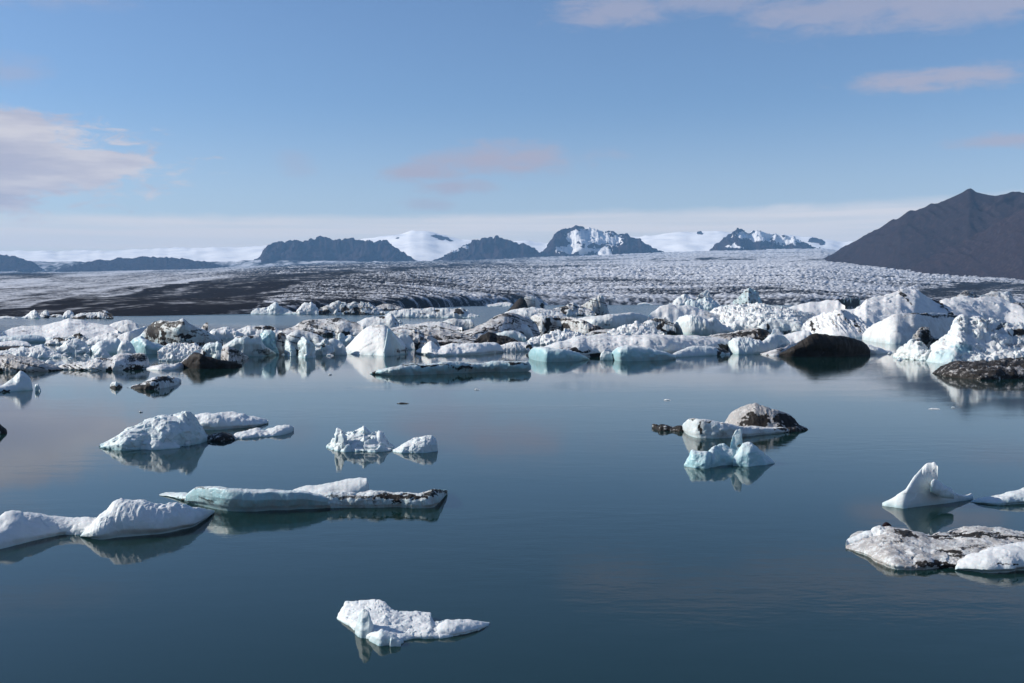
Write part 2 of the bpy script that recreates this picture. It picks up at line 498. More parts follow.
WHITE_CLOUDS = [(-50, 160, 215, 50, 1, .4), (62, 163, 122, 25, 1, .4), (10, 134, 90, 25, 1, .45)]
CLOUDS = [(510, 160, 112, 21, .95), (425, 174, 58, 13, .9), (455, 187, 50, 11, .8), (430, 205, 34, 9, .45),
          (620, 14, 70, 24, .6), (700, 4, 120, 24, .5), (830, 14, 130, 28, .6), (980, 4, 190, 26, .65), (900, 86, 62, 15, .8), (962, 78, 72, 14, .8), (1010, 141, 60, 9, .75),
          (297, 165, 24, 18, .28), (15, 76, 50, 18, .4), (50, 0, 90, 16, .35)]
make_world()

cam = bpy.data.cameras.new('camera'); co = bpy.data.objects.new('camera', cam); COL.objects.link(co)
cam.sensor_width = 36; cam.lens = 36*FPX/W; cam.clip_end = 60000; cam.clip_start = .5
co.location = (0, 0, CAMZ); co.rotation_euler = (math.pi/2-PITCH, 0, 0)
SC.camera = co
SC.view_settings.view_transform = 'Standard'; SC.view_settings.look = 'None'; SC.view_settings.gamma = 1
SC.view_settings.use_curve_mapping = False; SC.view_settings.exposure = .4
cy = SC.cycles
cy.use_denoising = True; cy.denoiser = 'OPENIMAGEDENOISE'; cy.denoising_input_passes = 'RGB_ALBEDO_NORMAL'
cy.max_bounces = 6; cy.diffuse_bounces = 3; cy.glossy_bounces = 3; cy.transmission_bounces = 2; cy.volume_bounces = 0
cy.caustics_reflective = False; cy.caustics_refractive = False

# ================================================================== water, glacier, mountains
me = bpy.data.meshes.new('lake_water')
me.from_pydata([(-9000, -400, 0), (9000, -400, 0), (9000, 4500, 0), (-9000, 4500, 0)], [], [(0, 1, 2, 3)])
me.materials.append(WATER)
o = bpy.data.objects.new('lake_water', me); COL.objects.link(o); tag(o, kind='structure')

def glacier():
    NU, NV = 1500, 600
    px = np.linspace(-260, 1284, NU)
    shore = np.interp(px, [-260, 0, 150, 250, 330, 400, 470, 540, 700, 800, 900, 1024, 1284], [318.5, 317, 316, 314, 311, 309, 306, 305, 304.7, 305, 304.5, 304.2, 304])
    topy = np.interp(px, [-260, 0, 100, 200, 262, 330, 400, 470, 550, 640, 720, 820, 880, 950, 1024, 1284], [273, 273, 271.5, 269.5, 267, 264, 263, 262, 258.5, 255, 252, 250.5, 257, 262, 265.5, 270])
    r0 = CAMZ*FPX/(shore-HORIZON)
    s = np.linspace(0, 1, NV)**1.7
    r1 = np.interp(px, [-260, 850, 900, 1284], [11200, 11200, 11200, 11200])
    tx = (px-W/2)/FPX
    Y = r0[:, None]+(r1-r0)[:, None]*s[None, :]
    X = Y*tx[:, None]
    k = (r1*(HORIZON-topy)/FPX+CAMZ)/(r1-r0)
    rel = s[None, :]*(r1-r0)[:, None]
    Z = k[:, None]*rel
    cliff = np.interp(px, [-260, 200, 330, 480, 1284], [3, 4, 9, 16, 16])
    Z = Z+cliff[:, None]*(1-np.exp(-rel/25))-1.5
    P = np.repeat(px[:, None], NV, 1)
    _, PY = project(X, Y, Z)
    # ---- where the rock debris lies
    wob = 3.2*fbm(P/22, np.log(Y)*14, X*0, 5, 5)
    up = np.interp(P, [-260, 0, 40, 66, 100, 200, 340, 440, 520, 600], [318, 312, 306, 301, 295.5, 281, 271, 265.5, 262, 259])
    wide = np.interp(P, [230, 300, 420], [3, 5, 3])
    lo = np.interp(P+3*wob, [-260, 248, 258, 268, 285, 310, 345, 420, 500, 600], [340, 330, 308, 298, 291, 284.5, 277, 270, 264, 260])
    d_dark = sstep(-1.2, 1.2, PY-up+wob*.5)*sstep(-wide, wide, lo-PY+wob*.8)
    base_deb = np.interp(P, [-260, 60, 200, 260, 420, 560, 700, 850, 1284], [.44, .44, .44, .74, .67, .62, .56, .52, .50])
    base_deb = base_deb-.26*sstep(284, 264, PY)*sstep(480, 640, P)
    base_deb = base_deb+.14*sstep(282, 262, PY)*(1-sstep(420, 560, P))*sstep(240, 300, P)
    # left: flow stripes
    strp = fbm((PY+.10*P)*.42, P/160, P*0, 9, 4)
    base_deb = base_deb+np.where(P < 300, 1, 0)*(.30*strp)
    base_deb = base_deb+.30*sstep(-4, 0, PY-np.interp(P, [0, 60, 110], [272, 277, 279]))*sstep(5, 1, PY-np.interp(P, [0, 60, 110], [272, 277, 279]))*sstep(110, 50, P)
    # dark foot of the middle tongue
    base_deb = base_deb+.32*sstep(296, 303, PY+wob*.5)*sstep(250, 330, P)*sstep(560, 430, P)
    # right-hand medial moraine
    upr = np.interp(P, [840, 880, 940, 1024, 1284], [300, 294, 286, 278, 262]); lor = np.interp(P, [840, 900, 1024, 1284], [299, 303, 303.5, 300])
    d_r = sstep(-1.5, 1.2, PY-upr+wob*.5)*sstep(860, 905, P)*sstep(1.5, -1, PY-lor)
    d_r = d_r*(1-.8*sstep(.1, .5, fbm(X/120, Y/300, X*0, 77, 3)*sstep(980, 1010, P)))
    base_deb = base_deb+.13*fbm(X/300, Y/700, X*0, 12, 4)
    strp2 = fbm((PY+.08*P)*.6, P/60, P*0, 19, 4)
    base_deb = base_deb+.42*fbm(P/90+np.log(Y)*6, np.log(Y)*55+.6*fbm(P/60, np.log(Y)*8, P*0, 29, 3), P*0, 23, 5)*sstep(200, 300, P)
    D = np.clip(np.maximum(base_deb, np.maximum((.88+.25*strp2)*d_dark, (.84+.25*strp2)*d_r)), 0, 1)
    # ---- seracs and crevasses
    rough = np.interp(P, [-260, 120, 260, 420, 1284], [.18, .2, .6, 1, 1])*(1-.75*d_dark)*(1-.75*d_r)*(1-.55*sstep(272, 258, PY))
    ga, gb = P/4.2, np.log(Y)*170
    n = ridged(ga*.8, gb*.8, X*0, 3, 3); n2 = fbm(ga*2.2, gb*2.2, X*0, 8, 2); fc = facets(ga, gb, X*0, 15)
    sz = Y/1000
    fade = 1-np.exp(-rel/60)
    Z = Z+rough*fade*sz*(.8*n+.5*n2+1.5*fc)+fade*(5*fbm(X/420, Y/420, X*0, 4, 3))
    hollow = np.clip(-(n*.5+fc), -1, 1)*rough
    V = np.stack([X, Y, Z], -1).reshape(-1, 3)
    # skirt at the lake
    Q = grid_quads(NU, NV, False)
    A = dict(dirt=D.ravel(), hollow=hollow.ravel(), rest=np.stack([X, Y*.6, Z], -1).reshape(-1, 3))
    o = link_mesh('glacier', V, Q, A, GLAC, origin=np.zeros(3))
    tag(o, kind='structure')
glacier()

def terrain(name, *bodies, mat=None):
    V, Q, A = merge([body(**b) for b in bodies])
    return tag(link_mesh(name, V, Q, A, mat or ROCK), kind='structure')
mk = dict(ef=1.25, eb=1.2, amp=.06, flute=.05, fine=.6, teal=0, under=.4, crestn=.05, cl=3.2, rows=46, chunk=.04, bay=.1)
# ice cap behind everything
terrain('ice_cap', B([(-400, 257), (0, 252), (100, 250), (200, 247.5), (270, 246), (330, 243), (380, 237), (410, 232), (425, 231.5), (440, 235), (470, 240), (520, 241), (545, 243), (600, 238),
     (650, 235), (680, 232.5), (700, 231.5), (740, 232), (790, 235), (830, 240), (870, 244), (1000, 250), (1400, 258)], 268, dist=11600, df=260, db=130, ef=1.1, amp=.05, fine=.2, teal=.0, grime=.12, under=.5, crestn=.02, rows=40, chunk=0),
     mat=SNOW)
terrain('ice_slope', B([(-300, 262), (-60, 262), (30, 261.5), (100, 262), (200, 261.5), (260, 260.5), (330, 261), (400, 262.5), (450, 266)], 278, dist=10400, df=60, db=60, ef=1.1, amp=.04, fine=.3, dirt=.5, under=.5, crestn=.02, rows=40, chunk=0), mat=GLAC)
terrain('hill', B([(-60, 262), (-30, 256), (0, 254.5), (15, 256), (30, 261), (42, 268)], 270, dist=10600, df=40, **dict(mk, teal=.30, flute=0)))
terrain('hill', B([(55, 270), (78, 263.5), (98, 260.5), (120, 258), (142, 257), (165, 257), (185, 259), (212, 263), (240, 269)], 271, dist=10500, df=50, **dict(mk, teal=.30, flute=0)))
N = dict(mk); N.update(df=34, db=34, ef=1.05, flute=.03, amp=.085, bay=.4, chunk=.045, cell=8)
terrain('mountain', B([(250, 263), (258, 258), (264, 250), (268, 246), (272, 243.5), (290, 241), (305, 239.5), (315, 238), (322, 236.2), (328, 239), (335, 242), (345, 240.5), (352, 240), (365, 241), (378, 241), (386, 240), (394, 246), (400, 252), (408, 258), (420, 262)], 263, dist=10900, **N),
        B([(376, 246), (384, 241), (392, 239), (399, 237.8), (404, 243)], 246, dist=13600, **N))
terrain('mountain', B([(425, 244), (430, 236), (436, 234.5), (441, 235.5), (448, 237.5), (456, 243)], 244.5, dist=13700, **N))
terrain('mountain', B([(420, 263.5), (434, 259), (445, 254.5), (460, 247), (470, 243), (480, 240.5), (490, 238.5), (497, 235.2), (504, 239), (515, 243), (525, 244), (540, 252), (557, 259), (572, 263)], 264, dist=10700,
        tealp=[(452, 250, 9, 2.5, .8, -20), (466, 247, 5, 2, .7)], **N))
terrain('mountain', B([(538, 257), (546, 249), (551, 240), (556, 231), (563, 227), (580, 227.3), (600, 230), (620, 233.5), (640, 240), (652, 246.5), (666, 253), (684, 258)], 259, dist=11000,
        tealp=[(590, 236, 22, 8, 1), (577, 250, 20, 4, 1), (614, 241, 10, 5, .8), (572, 238, 5, 9, .7), (604, 252, 9, 5, 1)], **N))
terrain('mountain', B([(694, 256), (706, 252), (718, 243), (728, 234), (737, 228), (745, 231), (760, 231.5), (780, 235), (800, 240), (812, 245), (824, 250), (842, 256)], 257, dist=11000,
        tealp=[(762, 235, 24, 5, 1), (788, 240, 16, 4, 1), (745, 235, 6, 4, .8), (735, 246, 10, 2, .6)], **N))
terrain('mountain', B([(692, 240), (697, 232), (701, 230.5), (705, 236)], 240, dist=13900, **N), B([(806, 243), (812, 237), (822, 239), (829, 247)], 248, dist=13400, **N))
# the big scree mountain on the right
bm = dict(mk); bm.update(ef=1.05, amp=.022, flute=.03, fine=.7, rows=100, res=1.6, crestn=.003, cl=6, chunk=.006, bay=.03)
terrain('mountain', B([(812, 262), (824, 257), (850, 245), (880, 228), (905, 216), (930, 206), (940, 204.5), (955, 199), (963, 195), (968, 190.8), (973, 194), (980, 196.5), (994, 199.5), (1008, 198), (1024, 195), (1060, 180), (1120, 160), (1200, 150), (1290, 165)], [(812, 264), (850, 268), (900, 276), (1024, 283), (1290, 290)],
        dist=[(812, 5600), (900, 4700), (1024, 4200), (1290, 3900)], df=130, db=120, dirt=.3, **bm),  # darker rock than the spur paints in the shading line between them
        B([(905, 276.5), (918, 266), (935, 257), (960, 244), (990, 228), (1024, 209), (1060, 192), (1120, 172), (1290, 175)], [(905, 277), (1024, 284), (1290, 290)],
        dist=[(905, 4400), (1024, 3900), (1290, 3600)], df=110, db=90, **bm))

# ------------------------------------------------------------------ air
def haze():
    x, y0, y1, z0, z1 = 13500, -420, 17500, -3, 1010
    me = bpy.data.meshes.new('haze')
    v = [(a, b, c) for a in (-x, x) for b in (y0, y1) for c in (z0, z1)]
    me.from_pydata(v, [], [(0, 1, 3, 2), (4, 6, 7, 5), (0, 4, 5, 1), (2, 3, 7, 6), (0, 2, 6, 4), (1, 5, 7, 3)])
    m = bpy.data.materials.new('air'); m.use_nodes = True; nt = m.node_tree
    nt.nodes.remove(nt.nodes['Principled BSDF'])
    pv = nt.nodes.new('ShaderNodeVolumePrincipled')
    pv.inputs['Color'].default_value = rgb(.30, .59, 1.0); pv.inputs['Density'].default_value = HAZE; pv.inputs['Anisotropy'].default_value = .0
    nt.links.new(pv.outputs[0], nt.nodes['Material Output'].inputs['Volume'])
    me.materials.append(m)
    o = bpy.data.objects.new('haze', me); COL.objects.link(o); tag(o, kind='stuff')
HAZE = 3.9e-5
haze()
# ================================================================== icebergs, near to far
# ---- foreground
berg('ice_floe', 'small white floe with an upright knob, alone in the nearest dark water', 'ice floe',
  B([(336.8, 617), (341, 608), (345.7, 600.8), (356, 601), (368, 600), (378, 601.8), (385, 603.5), (391, 608), (400, 611), (416, 612), (431, 614), (434, 623), (440, 623), (445, 620), (459, 619), (476, 621.5), (489, 622.5)],
    [(336.8, 619), (342, 622), (349, 628), (356, 634), (370, 639), (380, 643), (401, 643), (412, 640), (441, 638), (459, 634), (480, 631), (489, 625)], f=.27, df=150, ef=2.8, eb=3, amp=.045, fine=1.1, chunk=.03, cell=7, teal=0.28, grime=.0, db=8, part='ice_slab', rows=90),
  B([(355, 632), (357.5, 620), (359.5, 611.5), (363, 608), (366.5, 608), (370, 611), (372, 620), (374.5, 634)], [(355, 634), (362, 638), (370, 638), (374.5, 636)], chunk=.012, f=.93, ef=2, df=7, db=9, amp=.05, fine=1.2, teal=0.36, grime=0, res=3, part='ice_knob'),
  B([(369, 640), (371, 632.5), (377, 632), (382, 629.5), (388, 633), (396, 636), (404, 641)], [(369, 641), (378, 646), (396, 646.5), (404, 643)], chunk=.012, f=.75, ef=2.2, amp=.07, teal=0.46, grime=0, res=3, db=9, part='ice_lump'),
  B([(389.5, 644), (391, 638), (396, 637.5), (400, 640), (401, 645)], 646.5, chunk=.012, f=.9, ef=2, amp=.06, teal=0.36, grime=0, res=4, part='ice_lump'),
  B([(432, 633), (440, 624), (447, 620.5), (460, 619.5), (476, 621.5), (489.5, 622.6)], [(432, 637), (450, 637), (470, 633), (480, 630), (489.5, 624)], chunk=.012, f=.55, ef=3, notch=.14, amp=.05, fine=1.2, teal=0.26, grime=0, db=10, part='ice_shelf'))
berg('iceberg', 'smooth white humped berg with overhanging tip, at left edge in front of the long slab', 'iceberg',
  B([(-45, 538), (-20, 527), (-5, 521), (0, 518), (6, 512.8), (12, 511), (25, 513.5), (40, 515), (50, 516.3), (65, 517.3), (85, 518), (96, 521), (104, 528)],
    [(-45, 556), (-20, 553), (0, 549), (20, 545), (45, 538), (60, 535.5), (75, 534.5), (85, 536), (104, 538)], chunk=.012, bay=.04, f=.7, ef=1.9, amp=.05, fine=.7, teal=0.26, grime=.06, notch=.1, db=22, rows=80, part='ice_hump'),
  B([(80, 536), (90, 527), (100, 515.5), (108, 511.5), (115, 503.5), (122, 500.6), (140, 501.2), (165, 503.7), (185, 505.7), (200, 508), (214.5, 510.6)],
    [(80, 537), (95, 541), (120, 538.5), (145, 537), (165, 533.5), (180, 530), (200, 526), (214.5, 513.5)], chunk=.012, bay=.04, f=.8, hang=.12, ef=1.9, amp=.05, fine=.9, flute=.03, teal=0.28, grime=.04, notch=.16, db=24, rows=90, foot=.12, part='ice_hump'),
  B([(60, 527), (75, 519), (88, 518), (100, 519), (112, 524)], [(60, 534), (80, 535), (112, 537)], chunk=.012, f=.6, amp=.12, teal=0.26, grime=.05, part='ice_saddle'))
berg('iceberg', 'long flat slab with pale green overhanging side and dirty right end, behind the humped berg', 'iceberg',
  B([(159, 495), (166, 493), (178, 492.6), (192, 493.5), (200, 497)], [(159, 495.6), (170, 497), (182, 500.5), (192, 503.5), (200, 505)], chunk=.012, f=.6, ef=2.5, amp=.05, notch=.16, teal=0.86, patches=[(184, 499, 10, 1.4, .5)], part='ice_fin'),
  B([(186, 496), (190, 491.5), (196, 487.3), (205, 486.8), (225, 487.6), (250, 489), (270, 490), (290, 490), (305, 490.5), (320, 494), (330, 499)],
    [(186, 503), (200, 506.5), (220, 511), (240, 512), (280, 510.5), (315, 509), (330, 508)], chunk=.012, bay=.03, f=.95, ef=4, eb=2.5, amp=.035, fine=.6, hang=.30, notch=.14, teal=1.00, grime=.4, patches=[(207, 501, 9, 2, .5, 25), (200, 488, 10, .8, .45), (232, 489.5, 12, .8, .35)], rows=80, db=14, part='ice_slab'),
  B([(286, 493), (296, 489), (305, 486.7), (330, 482), (345, 480), (360, 478), (367.5, 478), (368.5, 486), (369, 494)], [(286, 500), (320, 503), (355, 501), (369, 499)], chunk=.012, f=.5, ef=2.4, amp=.04, teal=0.46, grime=.35, db=8, patches=[(335, 491, 24, 1, .3, -6)], part='ice_plate'),
  B([(308, 500), (316, 494.5), (330, 492.3), (345, 493), (355, 493.5), (364, 492), (370, 490.6), (382, 491.8), (395, 493), (410, 493.8), (420, 493.5), (428, 491.5), (432, 489.5), (438, 488.7), (447.5, 489.6)],
    [(308, 508.5), (350, 508), (400, 508), (425, 508.8), (438, 508.5), (443, 507), (447.5, 494)], f=.8, ef=3.4, amp=.07, hang=.1, notch=.12, teal=0.61, grime=.7, rows=70, db=11, chunk=.04, cell=6,
    patches=[(350, 497, 30, 1.6, .5), (393, 496, 20, 2.6, .75), (414, 496.5, 14, 2.6, .85), (395, 501, 5, 3, .7), (430, 494, 10, 3, .6), (437, 490, 9, 2.0, .85), (445, 491.5, 4, 2, .9), (375, 502, 3, 4, .4)], part='dirty_slab'))
berg('ice_floe', 'ash streaked white floe with black dirt bands and thick snow lobe, at the right edge', 'ice floe',
  B([(844.5, 546), (847, 540), (850, 537), (858, 532.5), (866, 531), (872, 528), (878, 526), (890, 526.7), (905, 529), (920, 533), (930, 536), (940, 532.5), (960, 528.5), (978, 526.5), (990, 528), (1000, 528), (1024, 531), (1060, 534), (1080, 545)],
    [(844.5, 548.5), (852, 551), (860, 553), (868, 557), (875, 560), (885, 566), (895, 570), (920, 570), (945, 568.5), (960, 571), (1024, 571), (1060, 568), (1080, 556)], f=.36, df=220, ef=2.3, eb=2, amp=.075, fine=1.6, chunk=.02, cell=7, dirt=.06, teal=0.22, grime=1.22, rows=100, db=14, notch=.05,
    patches=[(970, 535, 34, 2.4, .9, -3), (940, 536.5, 14, 1.8, .8), (1010, 537, 22, 1.6, .8), (905, 533, 14, 3, .75, 14), (898, 541, 10, 1.4, .5), (950, 551, 14, 1.8, .75), (965, 555, 20, 1.5, .6), (935, 563, 12, 3, .8), (950, 566, 14, 2.6, 1), (958, 567, 5, 4, 1), (925, 565, 12, 2, .6), (975, 547, 18, 1.2, .5), (885, 540, 9, 1, .45)], part='dirty_slab'),
  B([(955, 566), (958, 559), (970, 553.5), (985, 550), (1000, 547), (1010, 545), (1024, 543), (1050, 542), (1085, 552)], [(955, 570), (965, 572), (985, 575), (1005, 574), (1024, 572.5), (1060, 570), (1085, 566)], chunk=.012, f=.62, ef=2.6, amp=.06, fine=1.2, teal=0.26, grime=.1, notch=.16, foot=.22,
    patches=[(1003, 564, 12, .7, .6), (1016, 564.5, 4, .9, .8)], rows=80, part='snow_lobe'),
  B([(846, 541), (852, 536), (862, 533), (872, 531.5), (878, 535), (880, 541)], [(846, 547), (862, 547), (880, 546)], chunk=.012, f=.6, amp=.12, teal=0.31, grime=.3, part='snow_lobe'),
  B([(866, 538), (872, 530), (880, 527), (894, 529), (903, 534), (906, 541)], [(866, 545), (885, 547), (906, 546)], f=.6, amp=.1, teal=0.26, grime=.5, chunk=.05, part='snow_lobe'))
berg('rock', 'small black boulder lying on top of the ash streaked floe', 'rock',
  B([(881, 527.5), (882.5, 523.8), (885, 521.3), (888, 522.5), (890.5, 525.5), (891.5, 528)], 528.6, f=.95, dist=49.3, df=5, db=5, ef=2, amp=.14, chunk=.12, fine=1, teal=0, res=5, patches=[]), mat=ROCK)
berg('iceberg', 'white berg shaped like a seated bird with a rounded head, near the right edge', 'iceberg',
  B([(882, 503), (886, 500.5), (890, 498.5), (897, 494), (905, 489.5), (912, 478.5), (920, 468.5), (924, 464.5), (928, 462.5), (932.5, 462.5), (935.3, 465.5), (936.3, 471), (937.2, 478), (939, 484), (943, 488), (950, 492), (958, 495.5), (966, 497), (973, 498)],
    [(882, 505.5), (893, 507.5), (905, 509), (920, 507.5), (950, 503.5), (973, 500)], chunk=.012, bay=.02, f=.9, ef=1.7, eb=2.2, df=26, db=20, amp=.035, fine=.5, teal=0.28, grime=.12, rows=100, res=2.6, crestn=.01, foot=.05, part='ice_body'),
  B([(920.5, 474), (922.5, 468), (926, 463.5), (931, 461.8), (935, 463), (937.8, 467), (938.2, 471), (937.5, 476)], [(920.5, 479), (928, 483), (937.5, 480)], dist=57.95, df=9, db=12, ef=2, amp=.03, fine=.4, bay=0, teal=0.21, grime=.08, res=4, part='ice_head'),
  B([(930.5, 484), (931.5, 480), (934, 479), (938, 481), (943, 485), (949, 487.5), (953, 490), (954, 493)], [(930.5, 488), (942, 494), (954, 495)], chunk=.012, f=.95, dist=57.2, df=6, db=8, ef=2, amp=.06, fine=.5, teal=0.31, grime=.05, res=4, part='ice_wing'),
  B([(944, 497.5), (950, 496.3), (958, 496), (966, 495.5), (971, 492.8), (973, 494), (973, 497)], [(944, 499), (960, 499.5), (973, 498.5)], chunk=.012, f=.9, df=6, db=6, amp=.05, fine=.4, teal=0.36, grime=.0, res=4, part='ice_shelf'))
berg('ice_floe', 'low pale floe with snowy hump, at the right edge behind the bird shaped berg', 'ice floe',
  B([(970, 501.5), (980, 498.5), (985, 497.3), (1000, 495.5), (1010, 493), (1018, 490.5), (1024, 489), (1040, 487.5), (1055, 492), (1062, 498)], [(970, 502), (985, 504.5), (1000, 505.5), (1024, 504.5), (1062, 503)], chunk=.012, f=.72, ef=2, amp=.08, fine=1, teal=0.46, grime=.1, notch=.12, foot=.3, rows=60))
# ---- middle water
berg('iceberg', 'blue shaded berg rising to a rough white crest, left of the open water', 'iceberg',
  B([(100, 446), (110, 441.5), (118, 436), (125, 431), (135, 426), (145, 421.5), (155, 418), (165, 415.8), (178, 415), (187, 412), (195, 415), (200, 424), (205, 432), (210, 438)],
    [(100, 448), (120, 450.5), (150, 449.5), (175, 447.5), (190, 446), (200, 444), (210, 440)], f=.80, hang=.06, ef=2.3, eb=1.5, amp=.08, fine=1.6, chunk=.05, cell=7, teal=0.51, grime=.05, rows=90, foot=.08, part='ice_body'),
  B([(168, 440), (176, 423), (182, 415.5), (187, 412), (192, 411.8), (196, 415), (201, 425), (207, 434), (211, 439)], [(168, 445), (182, 447), (195, 445.5), (211, 440)], f=.7, ef=1.25, df=22, amp=.12, chunk=.05, teal=0.46, grime=.3, res=3, part='ice_spire', patches=[(204, 435, 4, 4, .5)]),  # dark spot paints shade on the right flank
  B([(133, 444), (145, 438), (160, 436), (175, 440), (180, 445)], [(133, 449), (155, 450), (180, 448)], chunk=.012, f=.6, amp=.1, teal=0.46, grime=0, part='ice_shelf'))
berg('ice_floe', 'flat white floe directly behind the crested blue berg', 'ice floe',
  B([(190, 420), (197, 416), (205, 413.8), (218, 413.2), (230, 413.6), (250, 415), (262, 418), (268, 420.3)], [(190, 430), (215, 430.5), (240, 428.5), (256, 427), (268, 423.5)], chunk=.012, f=.36, ef=3, amp=.1, fine=1.3, teal=0.26, grime=.12, notch=.1))
berg('ice_floe', 'low floe tail, one end dark and one white, right of the crested blue berg', 'ice floe',
  B([(204, 438), (212, 434.5), (222, 432.5), (230, 433.5), (237, 437)], [(204, 441), (218, 441.5), (237, 439.5)], chunk=.012, f=.6, amp=.15, dirt=.55, teal=0.46, fine=1.3, part='dirty_end'),
  B([(230, 436), (240, 432.5), (250, 430), (257, 428.5), (264, 431), (270, 429), (276, 426), (284, 424.5), (290, 424.3), (294, 426.5)], [(230, 439.5), (245, 438.5), (262, 437), (278, 436), (290, 433), (294, 431)], chunk=.012, f=.55, amp=.13, fine=1.2, teal=0.36, grime=.1, part='white_end'))
berg('iceberg', 'jagged white berg with three points beside a smaller leaning block, in mid lagoon', 'iceberg',
  B([(326, 447.5), (330, 443), (333.5, 439), (336, 431), (338, 429.8), (342, 430.3), (346, 434), (350, 432), (355, 429.5), (360, 428), (364, 426.3), (368, 429), (373, 432), (377, 434), (380, 432), (384, 436), (389, 443), (395, 448)],
    [(326, 448.5), (335, 450.5), (345, 451.5), (375, 452), (390, 450.5), (395, 449)], f=.7, ef=1.25, amp=.09, fine=1.1, chunk=.11, cell=8, teal=0.38, grime=.05, rows=80, res=2.4, part='ice_body'),
  B([(335, 446), (336, 433), (337.5, 429.5), (341.5, 430), (343.5, 436), (345, 448)], [(335, 450.5), (345, 451.5)], f=.9, df=8, amp=.06, chunk=.05, teal=0.36, grime=0, res=4, part='ice_spire'),
  B([(375, 450), (380, 444), (385, 446), (391, 449)], [(375, 452.3), (391, 451)], chunk=.012, f=.8, amp=.1, teal=0.46, res=4, part='ice_lump'))
berg('iceberg', 'small leaning pale block right of the jagged three pointed berg', 'iceberg',
  B([(392.5, 450), (398, 447), (405, 444), (411, 441), (415, 439), (420, 437.5), (425, 435), (432, 434.8), (436, 438.5), (437.5, 443), (437.5, 448)], [(392.5, 451.5), (402, 453), (412, 453.3), (425, 453), (437.5, 451)], f=.75, ef=1.9, amp=.07, chunk=.06, cell=6, fine=1, teal=0.41, grime=.05, res=2.6, rows=60))
berg('iceberg', 'dirty grey dome with a dark hollow behind a white striped block, right of centre', 'iceberg',
  B([(652, 424.5), (654, 423.8), (658, 425), (663, 424.3), (668, 425.5), (673, 427.5), (678, 425), (681, 424.8), (688, 429)], [(652, 428), (660, 431), (672, 431), (680, 432), (688, 431)], chunk=.012, f=.75, amp=.14, dirt=.6, teal=0.26, grime=.8, tealp=[], res=3, part='dirty_block', fine=1.4),
  B([(681, 428), (683.5, 423), (690, 418.8), (697, 418.3), (705, 419.5), (715, 421), (727, 424), (740, 426), (760, 427.5), (780, 428), (795, 430)], [(681, 430), (687, 437.5), (700, 439), (725, 438.5), (745, 436.5), (775, 434), (795, 431.5)], chunk=.012, f=.85, ef=3.0, amp=.05, df=8, notch=.05, teal=0.31, grime=.45,
    patches=[(699, 428, 1.6, 9, .6), (713, 421, 14, 1.1, .55), (722, 434, 6, 3, .3), (785, 430, 10, 2, .6), (693, 419, 8, .8, .5)], res=2.4, rows=70, part='ice_block'),
  B([(723, 425), (727, 420), (730, 415), (735, 410.5), (742, 406.5), (750, 403.8), (755, 402), (759, 404.3), (765, 406.5), (775, 409), (784, 411.5), (790, 415), (795, 420), (799, 426), (807, 428)], [(723, 428.5), (745, 431), (775, 432), (807, 429.5)], chunk=.012, f=.88, ef=1.4, df=22, db=24, amp=.05, fine=.9, flute=.02, teal=.0, grime=1.6,
    dirt=.12, patches=[(757, 421, 12, 8, 1, 8), (750, 424, 10, 5, 1), (786, 420, 16, 6, .7, 14), (790, 426, 14, 3, .9)], rows=80, res=2.2, part='ice_dome'),  # the shadowed hollow is painted black on the dome, beside real dirt
  B([(780, 430), (787, 427), (796, 426), (803, 427), (808, 429)], [(780, 432.5), (795, 432), (808, 430)], chunk=.012, f=.7, amp=.12, dirt=.6, res=3, part='dirty_block'))
berg('iceberg', 'turquoise berg with an upright thin fin, in front of the dirty grey dome', 'iceberg',
  B([(684, 465.5), (686.5, 461), (689, 456.5), (691, 450.5), (693, 449.8), (697, 452.5), (704, 453), (710, 452), (713, 454)], [(684, 466.5), (695, 468.2), (706, 468.5), (713, 466.5)], chunk=.012, f=.85, ef=1.8, amp=.07, fine=.9, teal=0.96, grime=0, res=3, rows=60, part='ice_block'),
  B([(704, 458), (709, 451), (714, 447.5), (719, 445.5), (724, 444.8), (729, 447), (733, 449), (738, 451), (744, 458)], [(704, 467), (714, 467), (722, 465.5), (735, 465.5), (744, 466)], chunk=.012, f=.8, ef=1.8, amp=.08, fine=.9, teal=1.00, grime=0, res=3, rows=60, part='ice_block'),
  B([(733, 458), (738, 450), (742, 444), (747, 443.5), (754, 447), (762, 450.5), (768, 455), (772, 459), (775, 463)], [(733, 466), (750, 466.8), (763, 465.5), (775, 463.8)], chunk=.012, f=.8, ef=1.8, amp=.08, fine=.9, teal=0.91, grime=0, res=3, rows=60, part='ice_block'),
  B([(729, 452), (730.3, 443), (732.5, 436), (736, 431.3), (740, 429.5), (741.8, 431), (741.6, 436), (741.4, 442), (742.5, 447), (744, 453)], [(729, 458), (744, 458)], chunk=.012, f=.97, dist=73.8, df=3, db=3, ef=1.8, amp=.025, fine=.4, teal=0.46, grime=.1, patches=[(740, 445, 3, 1.4, .5)], res=6, part='ice_fin'))
berg('ice_chunk', 'dark lump of ice cut off by the left edge of open water', 'ice chunk',
  B([(-16, 428), (-8, 423), (0, 422.5), (3, 425), (6, 429.5), (7, 432)], [(-16, 434), (0, 434.5), (7, 433)], chunk=.012, f=.8, amp=.12, dirt=.75, res=4))
berg('iceberg', 'bluish berg with sharp white horn at the left edge, in front of the pack', 'iceberg',
  B([(-14, 388), (0, 385.5), (6, 383), (11, 380.5), (15, 378), (18, 374.5), (20.5, 371.5), (24, 372.5), (28, 374.5), (31, 378), (32.5, 384), (33, 389)], [(-14, 393.5), (0, 392.5), (12, 391.5), (33, 390)], chunk=.012, f=.85, ef=1.5, amp=.07, teal=0.46, grime=.1, res=4, patches=[(3, 391, 8, 1.2, .7)]))
